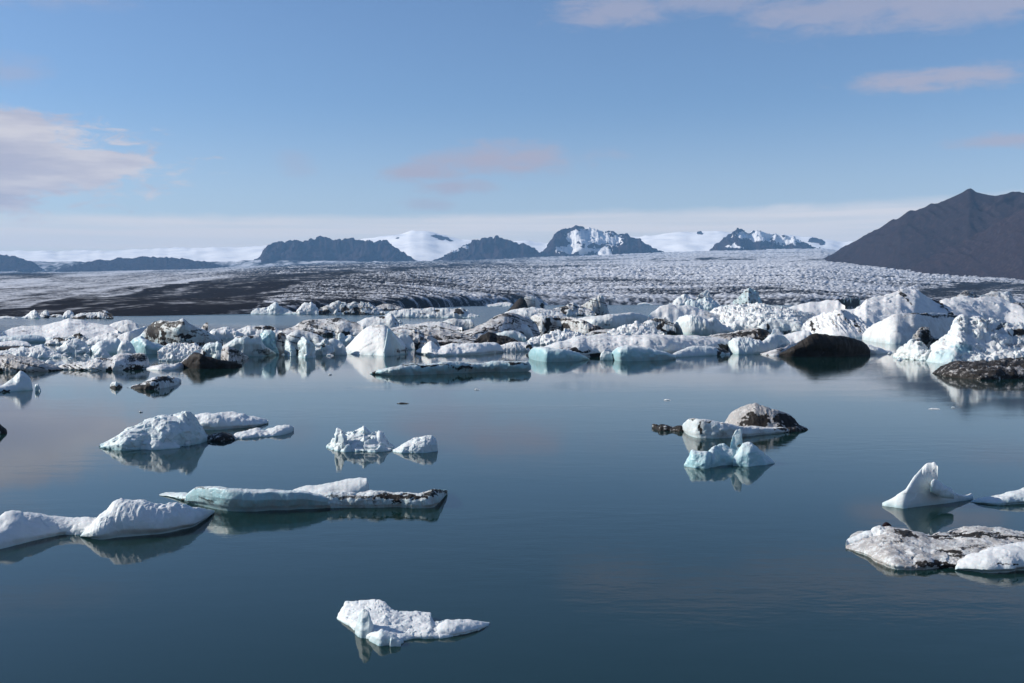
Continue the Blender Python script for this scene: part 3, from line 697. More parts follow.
berg('ice_chunk', 'tiny bluish lump beside the horned berg at left', 'ice chunk',
  B([(35, 388), (36, 384.5), (38, 384), (39.5, 387), (41, 390)], 391, chunk=.012, f=.9, amp=.1, teal=0.46, res=6, grime=.3))
berg('ice_chunk', 'small dark ice lump with pale top left of the flat dark floe', 'ice chunk',
  B([(110, 385), (112, 382.3), (115, 381.3), (119, 382.5), (122.5, 385)], [(110, 387.5), (116, 388.8), (122.5, 387)], chunk=.012, f=.8, amp=.12, res=5, grime=.5, patches=[(116, 387.5, 9, 2.2, .9)]))
berg('ice_floe', 'flat dark floe with pale raised rim in front of the left pack ice', 'ice floe',
  B([(127, 387), (135, 385), (143, 383.5), (147, 380.5), (155, 377.5), (163, 376), (167, 375.5), (171, 378), (176, 377.6), (181, 379)], [(127, 388), (140, 389.5), (152, 390), (168, 387), (177, 384.5), (181, 382)], chunk=.012, f=.5, ef=2.4, amp=.14, fine=1.2, res=3, grime=.8, patches=[(142, 387, 18, 3, .95), (165, 379, 10, 3, .8), (152, 382, 10, 1.2, .7)]))
berg('ice_floe', 'long low floe with deep green shaded side, in front of the white pack', 'ice floe',
  B([(370, 373), (374, 371), (379, 369), (390, 367), (400, 365), (412, 364), (425, 363.2), (440, 362.3), (455, 361.3), (466, 361.5), (472, 363.5), (484, 363), (490, 361.7), (500, 361), (520, 361), (528, 362), (531, 366)],
    [(370, 374), (379, 375), (392, 375.5), (430, 374.5), (465, 373), (485, 372), (500, 372), (520, 372), (531, 371.5)], chunk=.012, f=.93, ef=3.6, hang=.28, notch=.12, amp=.09, fine=.8, teal=1, grime=.5, res=2.2, foot=.3,
    patches=[(420, 365.5, 40, 1.0, .7), (465, 366.5, 14, 2, .6), (515, 364, 14, 1.5, .6), (374, 372, 4, 1.4, .8)]))
for q, (x, y, w) in enumerate([(403, 403.4, 12), (934, 409, 12), (667, 400, 7), (141, 412, 4), (953, 407.5, 4), (477, 389.5, 5), (330, 374.5, 4)]):
    berg('ice_chunk', ['thin dark sliver of ice afloat in the calm middle water', 'flat white sliver of ice adrift below the right pack', 'faint white sliver of ice adrift left of the dirty dome', 'tiny dark speck afloat above the crested blue berg',
        'tiny white speck right of the flat white sliver', 'tiny speck adrift below the long green sided floe', 'tiny speck adrift below the white triangular berg'][q], 'ice chunk',
      B([(x-w/2, y), (x-w/5, y-1.0), (x+w/4, y-.8), (x+w/2, y)], y+.5, chunk=.012, f=.6, amp=.1, res=4, dirt=[.6, 0, .1, .5, 0, .3, .5][q], fine=.5))

# ---- pack ice, right
berg('ice_floe', 'black dirt covered floe at the right edge of the pack', 'ice floe',
  B([(932, 372), (936, 369), (940, 366.5), (945, 363.5), (955, 361.3), (965, 361), (975, 362), (988, 362), (1000, 359), (1012, 359.5), (1024, 357.5), (1050, 356), (1072, 362)], [(932, 373.5), (940, 376), (960, 378.5), (985, 380), (1024, 379), (1072, 377)], f=0.70, ef=1.9, amp=.09, fine=1.5, chunk=.05, dirt=.62, grime=1.35, teal=.02, res=2, notch=.05))
BIG = dict(df=None)
berg('iceberg', 'broad white berg with turquoise hollow and ash flecked top at the right edge', 'iceberg',
  B([(922, 356), (928, 349), (935, 342), (945, 335.5), (952, 328), (957, 319), (960, 316.8), (963, 317.5), (967, 322), (972, 319.5), (978, 318), (986, 319.3), (996, 318), (1005, 320), (1015, 322), (1040, 324), (1080, 334)],
    [(922, 360), (935, 363.5), (950, 364.5), (980, 364), (1024, 363), (1080, 361)], f=0.70, ef=1.1, df=80, db=60, amp=.06, fine=1.2, flute=.04, chunk=.06, cell=9, teal=.22, grime=.3, rows=90, foot=.05,
    patches=[(1018, 333, 9, 4, .75), (1000, 327, 10, 2, .5, -25), (985, 320.5, 8, 1.5, .4), (960, 321, 2, 5, .4), (1015, 345, 12, 3, .4), (975, 330, 9, 1.2, .3, -30)], tealp=[(962, 349, 9, 5, 1, 12), (945, 356, 12, 7, .7)], part='ice_body'),
  B([(985, 362), (990, 355), (1000, 351), (1012, 352), (1024, 349), (1050, 348), (1075, 358)], 364, f=0.91, amp=.12, chunk=.1, cell=4, teal=.15, grime=.4, fine=1.4, part='rubble_ledge'),
  B([(965, 362), (972, 356), (980, 353.5), (990, 355), (998, 361)], 364, f=0.91, amp=.12, chunk=.12, cell=4, teal=.2, grime=.2, part='rubble_ledge'))
berg('iceberg', 'brown lumpy ice knob with white rubble foot between the cream dome and turquoise berg', 'iceberg',
  B([(911, 345), (914, 335), (917, 329), (920, 326.8), (925, 327), (930, 328), (932, 333), (934, 338), (941, 341), (943, 346)], 349, f=0.94, ef=1.8, amp=.12, chunk=.1, cell=5, fine=1.3, dirt=.22, grime=1.35, teal=.05, res=3, patches=[(926, 337, 5, 6, .75), (936, 341, 7, 2, .6)], part='dirty_knob'),
  B([(892, 356), (897, 350), (903, 345), (910, 340), (916, 341), (924, 345), (932, 350), (936, 357)], [(892, 357.5), (912, 360), (936, 361)], f=0.91, ef=1.6, amp=.12, chunk=.12, cell=5, fine=1.3, teal=.25, grime=.25, res=2.4, part='rubble_foot'))
berg('iceberg', 'smooth cream coloured dome with a dirt line across its top, beside the brown knob', 'iceberg',
  B([(862, 335), (868, 329), (875, 323.5), (885, 317.5), (892, 314.5), (900, 313), (915, 312.5), (930, 313), (945, 314), (956, 315.5), (964, 320), (972, 330)], [(862, 340), (885, 344), (915, 344), (945, 342), (972, 340)], f=0.70, ef=1.4, df=30, db=30, amp=.035, fine=.7, teal=.12, grime=.5, foot=.12, rows=70,
    patches=[(928, 315, 26, 1.3, .55, 6), (950, 316.5, 12, 1.6, .6, 8), (908, 315.5, 16, .9, .35)]))
berg('iceberg', 'largest white berg of the pack, with two dark diagonal cracks across its snow', 'iceberg',
  B([(828, 316), (836, 312), (845, 310), (855, 308), (861, 303.5), (866, 297.5), (873, 295.5), (880, 294.2), (890, 292.5), (900, 290.8), (908, 289.6), (914, 289.6), (918, 291), (923, 294), (930, 298.5), (938, 300.5), (945, 298), (952, 296.8), (965, 296.5), (980, 297), (1000, 298), (1012, 301), (1022, 307), (1030, 316)],
    [(828, 332), (850, 333), (900, 332), (950, 330), (1000, 328), (1030, 328)], f=0.55, ef=1.2, df=120, db=60, amp=.045, fine=1.0, teal=.05, grime=.08, rows=90, chunk=.02, cell=12,
    patches=[(907, 299, 14, .7, 1, 48), (901, 294.5, 5, .6, .8, 45), (943, 306, 17, 1.0, 1, 42), (935, 300.5, 5, .8, .8, 30), (985, 316, 4, 6, .3)], part='ice_body'),
  B([(950, 303), (955, 297), (960, 294), (966, 291.8), (972, 293), (978, 296), (982, 300)], 306, f=0.96, amp=.1, chunk=.08, dirt=.3, grime=1.35, res=3, patches=[(968, 294, 9, 2, .5)], part='dirty_peak'),
  B([(976, 302), (980, 294), (986, 292), (995, 291.3), (1003, 291), (1009, 290.3), (1011, 293), (1014, 299), (1022, 306)], 313, f=0.91, amp=.07, ef=1.6, grime=0.81, patches=[(990, 294, 10, 1.2, .4)], chunk=.05, res=2.4, part='ice_peak'))
berg('iceberg', 'white berg with dark diagonal grooves, left of the largest white berg', 'iceberg',
  B([(801, 330), (803, 325), (808, 321.5), (814, 318), (822, 313.5), (832, 311), (842, 310.5), (852, 313), (862, 320), (872, 330)], [(801, 336), (835, 338), (872, 338)], f=0.60, ef=1.2, df=60, amp=.05, flute=.07, fine=.9, teal=.08, grime=.3, rows=60, res=2.2,
    patches=[(812, 326, 1.5, 7, .9, -22), (818, 324, 1.2, 7, .5, -22), (833, 322, 1.1, 9, .45, -24), (847, 320, 1.2, 8, .55, -28), (857, 325, 1.4, 9, .6, -28), (841, 315, 4, 1, .5)]))
berg('iceberg', 'black dirt covered berg with pale ramp on its left, front of the pack', 'iceberg',
  B([(778, 354), (788, 348.5), (796, 344), (804, 338.5), (811, 334.3), (817, 333.6), (824, 334.5), (832, 336), (840, 336), (848, 338), (855, 339.5), (862, 341.5), (867, 345), (870, 350)], [(778, 355.5), (790, 357), (830, 357), (860, 355.5), (870, 354)], f=0.96, hang=.22, ef=3.2, df=14, db=26, amp=.04, fine=.9, flute=.03, dirt=1, teal=0, grime=1.35, res=2.2, rows=60, plabel='black dirt face', part='dirt_face'),
  B([(760, 353.8), (770, 351), (780, 348), (790, 345.2), (800, 341), (808, 336), (813.5, 333.8), (817, 335), (819, 340)], [(760, 354.6), (770, 356), (780, 356), (790, 354), (800, 350), (810, 345), (819, 344)], f=0.72, ef=1.4, amp=.03, fine=.6, grime=1.15, dirt=.08, teal=0, res=2.4, part='ice_ramp'),
  B([(862, 346), (868, 344.5), (876, 347), (885, 349.8), (893, 351.5)], [(862, 353.5), (878, 354), (893, 353)], f=0.70, amp=.06, teal=.25, grime=.2, res=2.6, part='ice_tail'))
berg('iceberg', 'black block with a white top rim, behind the grooved white berg', 'iceberg',
  B([(822, 309), (825, 305), (830, 301.5), (835, 299.2), (845, 298.3), (858, 297.6), (860.5, 299), (861, 305)], [(822, 314.5), (840, 314), (861, 311)], f=0.94, ef=3, amp=.07, chunk=.06, grime=1.35, teal=0, res=2.6, patches=[(836, 307, 16, 7, 1, -12), (853, 303, 10, 4.5, 1, -8), (828, 310, 6, 5, 1)]))
berg('iceberg', 'plain white snow slope left of the black block', 'iceberg',
  B([(778, 314), (785, 309), (795, 306), (805, 303.5), (815, 301.5), (828, 300), (838, 300), (845, 306)], 316, f=0.86, ef=1.2, df=40, amp=.04, fine=.7, teal=.03, grime=.1))
berg('ice_floe', 'dark lumpy ice fragments at the right edge behind the white bergs', 'ice floe',
  B([(1005, 312), (1010, 304), (1016, 303), (1024, 305), (1040, 302), (1052, 310)], 316, f=0.91, amp=.13, chunk=.12, dirt=.5, grime=1.35, res=2.4))
berg('ice_floe', 'white rubble heap with dark specks at the right edge above the turquoise berg', 'ice floe',
  B([(1003, 322), (1009, 315), (1016, 311), (1026, 308), (1045, 311), (1060, 320)], 326, f=0.91, amp=.12, chunk=.12, cell=5, grime=0.68, teal=.1, patches=[(1018, 318, 5, 2, .6)]))

# ---- pack ice, centre right
berg('iceberg', 'white block with pillared front, left of the black berg', 'iceberg',
  B([(726, 346), (728.5, 341), (733, 338.7), (740, 338), (748, 338.5), (756, 340), (762, 341), (768, 337.5), (773, 335.5), (780, 335), (786, 337), (790, 342)], [(726, 352), (733, 354.3), (760, 354), (778, 353), (790, 349)], f=0.91, ef=2.6, amp=.06, fine=.9, flute=.06, teal=.4, grime=.15, res=2.4, foot=.15))
berg('iceberg', 'low white snow mound behind the pale ramp of the black berg', 'iceberg',
  B([(764, 346), (770, 339), (776, 336), (785, 333.5), (795, 331), (803, 330), (809, 332), (814, 337)], 347, f=0.86, ef=1.6, amp=.08, fine=1, teal=.12, grime=.1, res=2.4))
berg('ice_chunk', 'small upright white block on the snow mound beside the dirt strewn floe', 'ice chunk',
  B([(771, 335), (772.3, 329), (775, 327.8), (779, 328), (780, 331), (783, 333), (785, 336)], 337, f=0.96, dist=258, df=5, db=4, ef=3, amp=.07, chunk=.06, teal=.1, grime=0, res=4))
berg('ice_floe', 'grey floe strewn with black dirt, between the rounded white berg and snow mound', 'ice floe',
  B([(700, 339), (708, 336), (725, 333.5), (740, 331), (752, 328.5), (760, 327.8), (766, 329), (770, 332), (773, 337)], 341, f=0.81, ef=1.8, amp=.12, chunk=.06, fine=1.2, grime=1.35, dirt=.14, res=2.4, patches=[(745, 333.5, 14, 2.4, .9, -8), (763, 333, 9, 5, .95), (730, 335.5, 14, 1.2, .5)]))
berg('ice_floe', 'wide snow covered floe with teal undercut blocks along its front, centre right', 'ice floe',
  B([(536, 351), (545, 346.5), (553, 343.5), (560, 341.3), (568, 339.5), (578, 337.5), (590, 336), (605, 335.2), (625, 335), (645, 334.5), (660, 334.3), (680, 335.5), (700, 336.5), (715, 337.5), (730, 339.5), (738, 344)],
    [(536, 357), (560, 358), (590, 357), (620, 356.5), (660, 356.5), (690, 355), (715, 354), (738, 352)], f=0.66, ef=2.4, df=60, amp=.07, fine=1, teal=.08, grime=.3, rows=70, notch=.05,
    patches=[(579, 350.5, 12, 1.6, .9, 4), (594, 354.5, 8, 1.4, .7), (722, 348.5, 7, 4.5, .9), (700, 351.5, 8, 1, .4), (566, 347.5, 8, .7, .5), (597, 357.5, 6, 3, 1), (690, 340, 18, .7, .25)], part='snow_sheet'),  # black spot between the front blocks paints the dark gap there
  B([(528.5, 353), (531, 349), (534, 347), (540, 346), (546, 346.6), (555, 348), (565, 349.5), (575, 352), (583, 355), (590, 358.5)], [(528.5, 358), (533, 360.5), (545, 362), (560, 362), (578, 361), (590, 359.6)], f=0.94, hang=.16, ef=3.4, amp=.04, fine=.6, teal=.9, grime=.05, res=2.6, notch=.06, part='ice_block'),
  B([(610, 356), (612.5, 351.5), (617, 347.8), (622, 345.8), (628, 345), (638, 345.8), (648, 347.5), (657, 349.8), (667, 352.5), (676, 356)], [(610, 359), (616, 361.3), (640, 361), (660, 360.3), (676, 359)], f=0.94, hang=.16, ef=3.4, amp=.035, fine=.6, teal=.8, grime=.03, res=2.6, notch=.05, part='ice_block'),
  B([(600, 357), (601.5, 353), (604, 351.5), (609, 351.5), (611.5, 353), (613, 358)], 360.2, f=0.96, ef=2.6, amp=.07, teal=.4, grime=.3, res=5, part='ice_block'),
  B([(672, 354), (680, 350), (690, 346.5), (700, 345.5), (715, 346.5), (724, 349), (730, 353)], [(672, 357.5), (690, 356.5), (712, 355.5), (730, 354.5)], f=0.86, ef=2.2, amp=.07, teal=.5, grime=.2, res=2.4, patches=[(723, 350, 6, 4, .85)], part='ice_block'))
berg('iceberg', 'rounded white berg with lilac fluted front, behind the wide snow covered floe', 'iceberg',
  B([(671, 331), (673, 325), (676, 320), (680, 316.8), (685, 315), (692, 314.4), (698, 315.5), (703, 317.5), (707, 319.5), (710, 318), (714, 317), (718, 320), (722, 324.5), (728, 327.5), (735, 331)], [(671, 333), (690, 334.5), (715, 334.5), (735, 333.5)], f=0.94, hang=.1, ef=2.6, df=16, amp=.05, flute=.05, fine=.7, teal=.25, grime=.2, res=2.6, patches=[(704, 325, 1.2, 5, .4), (713, 322, 4, 4, .3)], foot=.1))
berg('iceberg', 'white snow dome directly behind the rounded fluted berg', 'iceberg',
  B([(648, 316), (653, 312), (660, 307.5), (668, 304.5), (678, 304), (690, 305), (700, 308), (708, 311.5), (716, 314.5), (724, 320), (731, 326), (735, 329)], 330.5, f=0.92, ef=1.5, df=26, amp=.06, fine=.8, teal=.04, grime=.15, res=2.2, patches=[(707, 314, 4, 2.6, .35)]))
berg('iceberg', 'small white peak rising behind the snow dome, the left one of two', 'iceberg',
  B([(668, 304), (673, 302.5), (678, 297), (681, 294.5), (684, 292.8), (688, 295.3), (691, 298), (694, 303)], 306.5, f=0.96, ef=1.4, amp=.08, chunk=.08, grime=.4, res=3))
berg('iceberg', 'small grey topped peak rising behind the snow dome, the right one of two', 'iceberg',
  B([(696, 300), (698, 294.5), (702, 290.8), (706, 289.8), (709, 291.3), (711, 296), (714, 301)], 305.3, f=0.96, ef=1.4, amp=.09, chunk=.09, grime=0.94, res=3, patches=[(706, 292, 5, 2, .3)]))
berg('iceberg', 'pale blue jagged ice in front of the two small peaks', 'iceberg',
  B([(684, 306), (688, 301), (692, 298.5), (696, 300), (702, 299), (708, 297.7), (713, 300), (718, 304), (722, 308)], 309.5, f=0.94, ef=1.4, amp=.1, chunk=.13, cell=4, teal=.5, grime=.05, res=3))
berg('iceberg', 'dark blue pyramid peak standing against the glacier front', 'iceberg',
  B([(733, 301), (738, 297), (742, 293), (746, 290), (749.5, 287.8), (753, 290), (757, 293), (760, 296.5), (761.5, 302), (763, 304)], [(733, 305), (748, 306), (763, 305.5)], f=0.96, ef=1.2, df=10, amp=.06, chunk=.08, teal=.6, grime=0.68, res=3.4, dirt=.05))
berg('ice_floe', 'broad lumpy snow field of broken ice in the right of the pack', 'ice floe',
  B([(698, 322), (705, 315), (712, 310.5), (720, 307.5), (732, 306), (745, 305.5), (760, 305.3), (775, 307), (790, 309.5), (802, 312), (812, 313), (822, 318)], [(698, 330), (730, 331), (765, 332), (800, 332), (822, 329)], f=0.70, ef=1.7, df=80, amp=.07, chunk=.09, cell=4.5, fine=1.6, teal=.15, grime=.25, res=2.4, rows=70, part='snow_field'),
  B([(757, 329), (762, 322), (770, 318.5), (780, 319), (790, 321), (800, 322), (808, 327)], 333.5, f=0.94, ef=2.4, amp=.08, chunk=.05, teal=.4, grime=.4, res=2.6, patches=[(767, 326, 3, 4, .7), (790, 331, 14, 1.6, .5)], part='ice_block'),
  B([(728, 326), (735, 321), (745, 318), (756, 320), (764, 325)], 331.5, f=0.91, amp=.1, chunk=.06, teal=.15, grime=.3, res=2.6, part='ice_block'))
berg('ice_floe', 'thin white floe alone on the far blue water right of centre', 'ice floe',
  B([(637, 304.2), (641, 302.8), (646, 302.3), (650, 303), (653, 304.2)], 305, f=0.70, amp=.08, res=4, grime=.1))
berg('iceberg', 'dark blue ice lump with a black base, right of the pyramid peak', 'iceberg',
  B([(762, 308), (766, 306), (772, 305.2), (780, 306), (788, 307.5), (790, 310)], 311, f=0.91, amp=.1, chunk=.06, teal=.6, grime=0.68, res=3, patches=[(783, 309, 7, 1.6, .7)]))
berg('iceberg', 'blue grey lumps with a black streak, left of the rounded fluted berg', 'iceberg',
  B([(636, 331), (641, 325), (648, 320.5), (655, 318), (663, 317), (670, 318), (674, 323), (676, 331)], 334, f=0.94, ef=1.9, amp=.09, flute=.05, teal=.3, grime=0.68, res=2.6, patches=[(661, 327, 3, 6, .95), (666, 321, 5, 2, .4)]))
berg('ice_floe', 'heap of white ice rubble left of the blue grey lumps', 'ice floe',
  B([(606, 334), (613, 330), (622, 327), (630, 325.5), (637, 322.3), (643, 324), (650, 327), (656, 329), (664, 333)], 339, f=0.88, ef=1.5, amp=.12, chunk=.15, cell=4.5, fine=1.3, teal=.1, grime=.15, res=2.6))
berg('iceberg', 'flat topped table of ice with grey shaded front, behind the rubble', 'iceberg',
  B([(562, 323), (570, 319), (582, 317.3), (595, 315.8), (610, 314.5), (622, 313.5), (632, 312.5), (638, 312.7), (645, 315), (650, 317.5), (655, 321)], [(562, 326), (590, 327.5), (615, 327.5), (640, 325.5), (655, 323.5)], f=0.72, hang=.12, ef=3.4, df=40, amp=.04, fine=.7, teal=.3, grime=.45, res=2.4, patches=[(606, 326, 10, 1.4, .5)]))
berg('iceberg', 'grey block with black vertical stripes and white left edge, centre of the pack', 'iceberg',
  B([(529.5, 322), (531.5, 317), (535, 315.5), (545, 316), (555, 316.5), (565, 317.5), (575, 318.5), (583, 320.5), (590, 323.5), (600, 327), (609, 330), (616, 333)], [(529.5, 334), (540, 335.5), (560, 335), (585, 336.5), (600, 336.5), (616, 335.8)], f=0.96, hang=.08, ef=3.4, df=14, amp=.05, flute=.05, fine=.8, teal=.15, grime=1.08, res=2.6, rows=50,
    patches=[(547, 324, 3, 8, 1, 6), (560, 319, 12, 1.4, .6), (565, 328, 5, 4.5, 1), (600, 331, 15, 4, .55, 10), (575, 325, 2, 6, .35), (585, 322, 3, 3, .5)]))  # stripes are dirt; the wide right patch paints the shaded face dark
berg('ice_floe', 'heap of bright white rubble below the black striped block', 'ice floe',
  B([(526, 341), (535, 336.5), (545, 334), (556, 332), (568, 331), (578, 332.5), (585, 335), (588, 339)], 345, f=0.88, ef=1.5, amp=.12, chunk=.15, cell=4, fine=1.4, teal=.12, grime=.1, res=2.6))
berg('iceberg', 'sharp striped ice fin with a white left ridge, against the far water', 'iceberg',
  B([(576, 309), (582, 305.5), (588, 302.3), (594, 299.3), (598, 296.6), (600.5, 295.3), (602.5, 297), (604, 301), (606, 306), (608.5, 311), (609.5, 314)], [(576, 313), (590, 315.5), (609.5, 315.5)], f=0.96, ef=2.4, df=9, db=8, amp=.03, flute=.06, fine=.6, teal=.35, grime=1.22, res=3.4, patches=[(599, 307, 1.2, 8, .4), (592, 309, 1.2, 6, .4), (583, 309, 5, 2, .35)], part='ice_fin'),
  B([(552, 310), (558, 307.5), (565, 305), (570, 302.6), (573.5, 302.4), (576, 305.5), (582, 306), (590, 308.5), (596, 313)], 316, f=0.94, ef=1.7, amp=.09, chunk=.07, teal=.15, grime=0.94, res=2.8, patches=[(564, 310, 3, 4, .7), (580, 308, 6, 1.6, .5)], part='ice_ledge'))
berg('iceberg', 'dark triangular peak with grey block and white pillar, topmost in the centre of the pack', 'iceberg',
  B([(502, 315), (507, 310), (513, 305), (517, 301), (520.5, 298.5), (523.5, 298.6), (525.5, 301.5), (527, 305.5), (528.5, 309)], 316, f=0.96, ef=1.4, df=10, amp=.06, fine=.7, dirt=.9, grime=1.35, res=4, teal=0, part='dirt_peak'),
  B([(523.5, 303), (524.5, 297.5), (528, 296.5), (532, 296.7), (534.5, 298), (535.5, 307)], 314, f=0.96, ef=3, df=8, amp=.04, teal=.5, grime=1.22, res=5, part='ice_block'),
  B([(533.5, 304), (534.2, 297.3), (536, 296.5), (538, 300), (540.5, 302.5), (542, 301.8), (543.5, 304), (544.5, 309), (546, 312)], 314, f=0.96, ef=2, df=8, amp=.07, grime=.4, res=5, teal=.1, patches=[(543, 306, 2, 4, .7)], part='ice_pillar'),
  B([(500, 318), (506, 312.5), (514, 309), (524, 308), (534, 308), (545, 309), (555, 311), (562, 313), (568, 317)], 320, f=0.94, ef=2, amp=.07, chunk=.05, teal=.2, grime=.3, res=2.6, patches=[(512, 316, 2, 3, .6), (538, 312, 8, 1, .4)], part='ice_ledge'))

# ---- pack ice, centre
berg('iceberg', 'long dirt streaked slope climbing to the dark triangular peak', 'iceberg',
  B([(440, 341), (452, 337), (462, 333), (472, 329), (482, 325), (490, 320), (497, 316.5), (504, 313), (512, 313), (522, 315), (530, 318), (536, 324), (540, 334)], [(440, 343), (480, 343), (515, 341), (540, 339)], f=.55, bay=.2+0*0.81, ef=1.5, df=60, amp=.05, fine=1.3, chunk=.02, grime=1.22, teal=.08, res=2.4, rows=60,
    patches=[(478, 333, 24, .9, .8, -24), (500, 326, 18, .8, .6, -20), (490, 319.5, 8, .8, .8, -28), (507, 331, 14, 1, .4, -12), (465, 340, 18, 1.2, .6, -12)]))
berg('iceberg', 'dark brown boulder strewn hump in front of the dirt streaked slope', 'iceberg',
  B([(474, 341), (480, 336), (486, 333.5), (491, 333), (498, 335), (506, 336.5), (513, 338), (518, 341), (519, 344)], 348, f=0.88, ef=1.7, amp=.09, chunk=.05, fine=1.2, dirt=.75, grime=1.35, teal=0, res=3))
berg('ice_floe', 'bright white snow covered floe at the front centre of the pack', 'ice floe',
  B([(416, 350), (423, 346.5), (428, 342.5), (431.5, 341.5), (434.5, 344.5), (438, 347.5), (445, 345.5), (452, 343.5), (460, 344), (468, 343), (478, 342.3), (490, 342), (497, 342.8), (501, 346), (503.5, 351)], [(416, 353.5), (428, 356), (450, 356), (480, 355), (503.5, 352.5)], f=0.72, ef=2.0, amp=.1, fine=1, teal=.12, grime=.05, res=2.6, notch=.08, foot=.1))
berg('ice_floe', 'low white rubble right of the bright white floe, touching the wide sheet', 'ice floe',
  B([(498, 347), (506, 343.5), (515, 342), (524, 342.5), (531, 345.5), (535, 349)], 351.5, f=0.86, amp=.12, chunk=.1, cell=4, teal=.12, grime=.2, res=2.6, patches=[(529, 347, 4, 2.5, .8)]))
berg('ice_floe', 'greyish layered floe with black dirt seams, left of the dirt streaked slope', 'ice floe',
  B([(398, 339), (406, 335), (416, 332), (428, 330), (440, 329.5), (452, 331), (462, 333), (474, 337), (480, 341)], 346, f=0.72, ef=1.8, df=50, amp=.08, fine=1.3, chunk=.04, grime=1.35, teal=.1, res=2.4, rows=50,
    patches=[(440, 340, 26, 1.4, .85, 2), (425, 336.5, 16, 1, .6), (458, 337, 14, 1.5, .8), (446, 343.5, 14, .8, .7), (468, 341, 8, 1.6, .7)]))
berg('iceberg', 'grey flat block with black base and shaded front, behind the layered floe', 'iceberg',
  B([(436, 327), (441, 322), (448, 319.8), (455, 318.8), (463, 319.3), (471, 319.5), (474, 322), (475, 329)], 333, f=0.91, ef=2.8, amp=.06, chunk=.04, grime=0.81, teal=.35, res=2.8, patches=[(454, 330.5, 22, 2, .95), (466, 324, 3, 4, .35)]))
berg('ice_floe', 'pale wide floe with thin grey seams, behind the layered floe', 'ice floe',
  B([(380, 333), (390, 328), (402, 326), (415, 324.5), (428, 322.5), (440, 321.5), (450, 324), (462, 327)], 334.5, f=0.70, ef=1.8, df=60, amp=.08, fine=1, grime=0.74, teal=.15, res=2.2, patches=[(402, 329.5, 16, .8, .6), (425, 328, 14, .7, .5)]))
berg('ice_floe', 'narrow dark banded slab just above the bright white floe', 'ice floe',
  B([(428, 345), (438, 341), (450, 339.5), (462, 340), (472, 341.5), (480, 345)], 348, f=.85, ef=2.6, amp=.07, grime=1.2, dirt=.18, res=3, patches=[(448, 343, 16, 1.4, .8), (468, 344, 9, 1.2, .8)]))
berg('ice_floe', 'stepped white slab left of the black striped block', 'ice floe',
  B([(500, 334), (506, 329), (514, 325), (521, 323.5), (527, 325), (531, 330), (533, 336)], 340, f=.88, ef=2.4, amp=.06, grime=.5, teal=.3, res=3, patches=[(516, 334, 10, 1.4, .6)]))
berg('ice_floe', 'pale tilted slab with teal front, above the dark brown hump', 'ice floe',
  B([(489, 338), (496, 333.5), (505, 331), (514, 330.5), (521, 332.5), (526, 337)], 343, f=.88, ef=3, hang=.1, amp=.05, grime=.4, teal=.6, res=3))
berg('ice_floe', 'dark seamed grey slab behind the rubble left of the blue grey lumps', 'ice floe',
  B([(585, 334), (592, 331), (602, 329.5), (612, 329), (620, 331), (626, 335)], 337.5, f=.88, ef=3, amp=.06, grime=1.2, dirt=.12, res=3, patches=[(604, 333, 14, 1.3, .8)]))
berg('iceberg', 'shaded lump with white left flank, right of the white triangular berg', 'iceberg',
  B([(396, 342), (399, 336), (403, 333.3), (408, 333.3), (412, 337), (414.5, 342), (415, 347)], 349.5, f=0.94, ef=1.5, amp=.07, teal=.2, grime=.3, res=3))
berg('iceberg', 'mottled grey ice lumps between the shaded lump and the bright white floe', 'iceberg',
  B([(405, 339), (409, 333), (414, 329.5), (419, 331), (424, 335), (429, 333.5), (433, 338), (437, 343), (440, 347)], 349, f=0.91, ef=1.7, amp=.1, chunk=.1, cell=5, grime=1.22, teal=.1, res=3, patches=[(421, 338, 3, 3, .5)]))
berg('iceberg', 'tall white triangular berg with dark right face, at the front left of centre', 'iceberg',
  B([(344, 350), (348, 344.5), (352, 339.5), (357, 333.5), (362, 329.5), (367, 326.5), (372, 324), (377, 323.5), (382, 324.3), (387, 325), (391, 329), (396, 335), (401, 340.5), (405, 345.5), (408, 352)], [(344, 353.5), (360, 355), (375, 355.3), (386, 356), (395, 354.5), (408, 353.3)], f=0.72, ef=1.15, df=40, db=16, amp=.035, fine=.7, teal=.12, grime=.25, res=2.8, rows=80, foot=.06, crestn=.025,
    patches=[(378, 325, 9, 1.3, .35), (364, 345.5, 18, .6, .25), (380, 331, 1, 4, .35), (406, 350, 4, 4, .5)], tealp=[(391, 342, 4, 14, .7)], part='ice_body'),  # right-hand spots paint the shaded face into the colour
  B([(384, 352), (386, 340), (387.5, 329), (390, 330), (396, 337), (402, 343), (406, 348), (408, 353)], [(384, 356.5), (392, 356), (408, 354)], f=0.96, ef=2, df=8, amp=.05, teal=.5, grime=.4, res=4, part='ice_face', patches=[(403, 351, 7, 3, .5)]))  # bluer, greyer colour carries the shade of this side
berg('iceberg', 'pointed slope with blue shaded right side, behind the white triangular berg', 'iceberg',
  B([(350, 326), (358, 321.5), (366, 318.5), (374, 316.7), (381, 316.3), (386, 315.5), (391.5, 312.8), (394.5, 316), (397, 319.5), (399.5, 324)], 328.5, f=0.92, ef=1.5, amp=.06, teal=.25, grime=.35, res=2.8, patches=[(381, 316.7, 3, 1.2, .9), (397, 322, 3, 3, .5)]))  # dark spot at the right end paints its shaded side
berg('iceberg', 'broad dome with brown ash along its crest, left of the pointed slope', 'iceberg',
  B([(280, 332), (287, 328.5), (295, 326), (301, 322.5), (306, 320.5), (312, 319.8), (318, 320.5), (326, 319), (333, 317.6), (338, 317.5), (344, 319), (350, 321), (357, 323.5), (363, 327)], 335.5, f=0.86, ef=1.6, df=34, amp=.06, fine=1, grime=0.94, teal=.1, res=2.4, patches=[(308, 322, 9, 2, .55), (338, 319.3, 11, 1.9, .6), (322, 324, 9, 2, .3), (350, 322, 6, 1, .5)]))
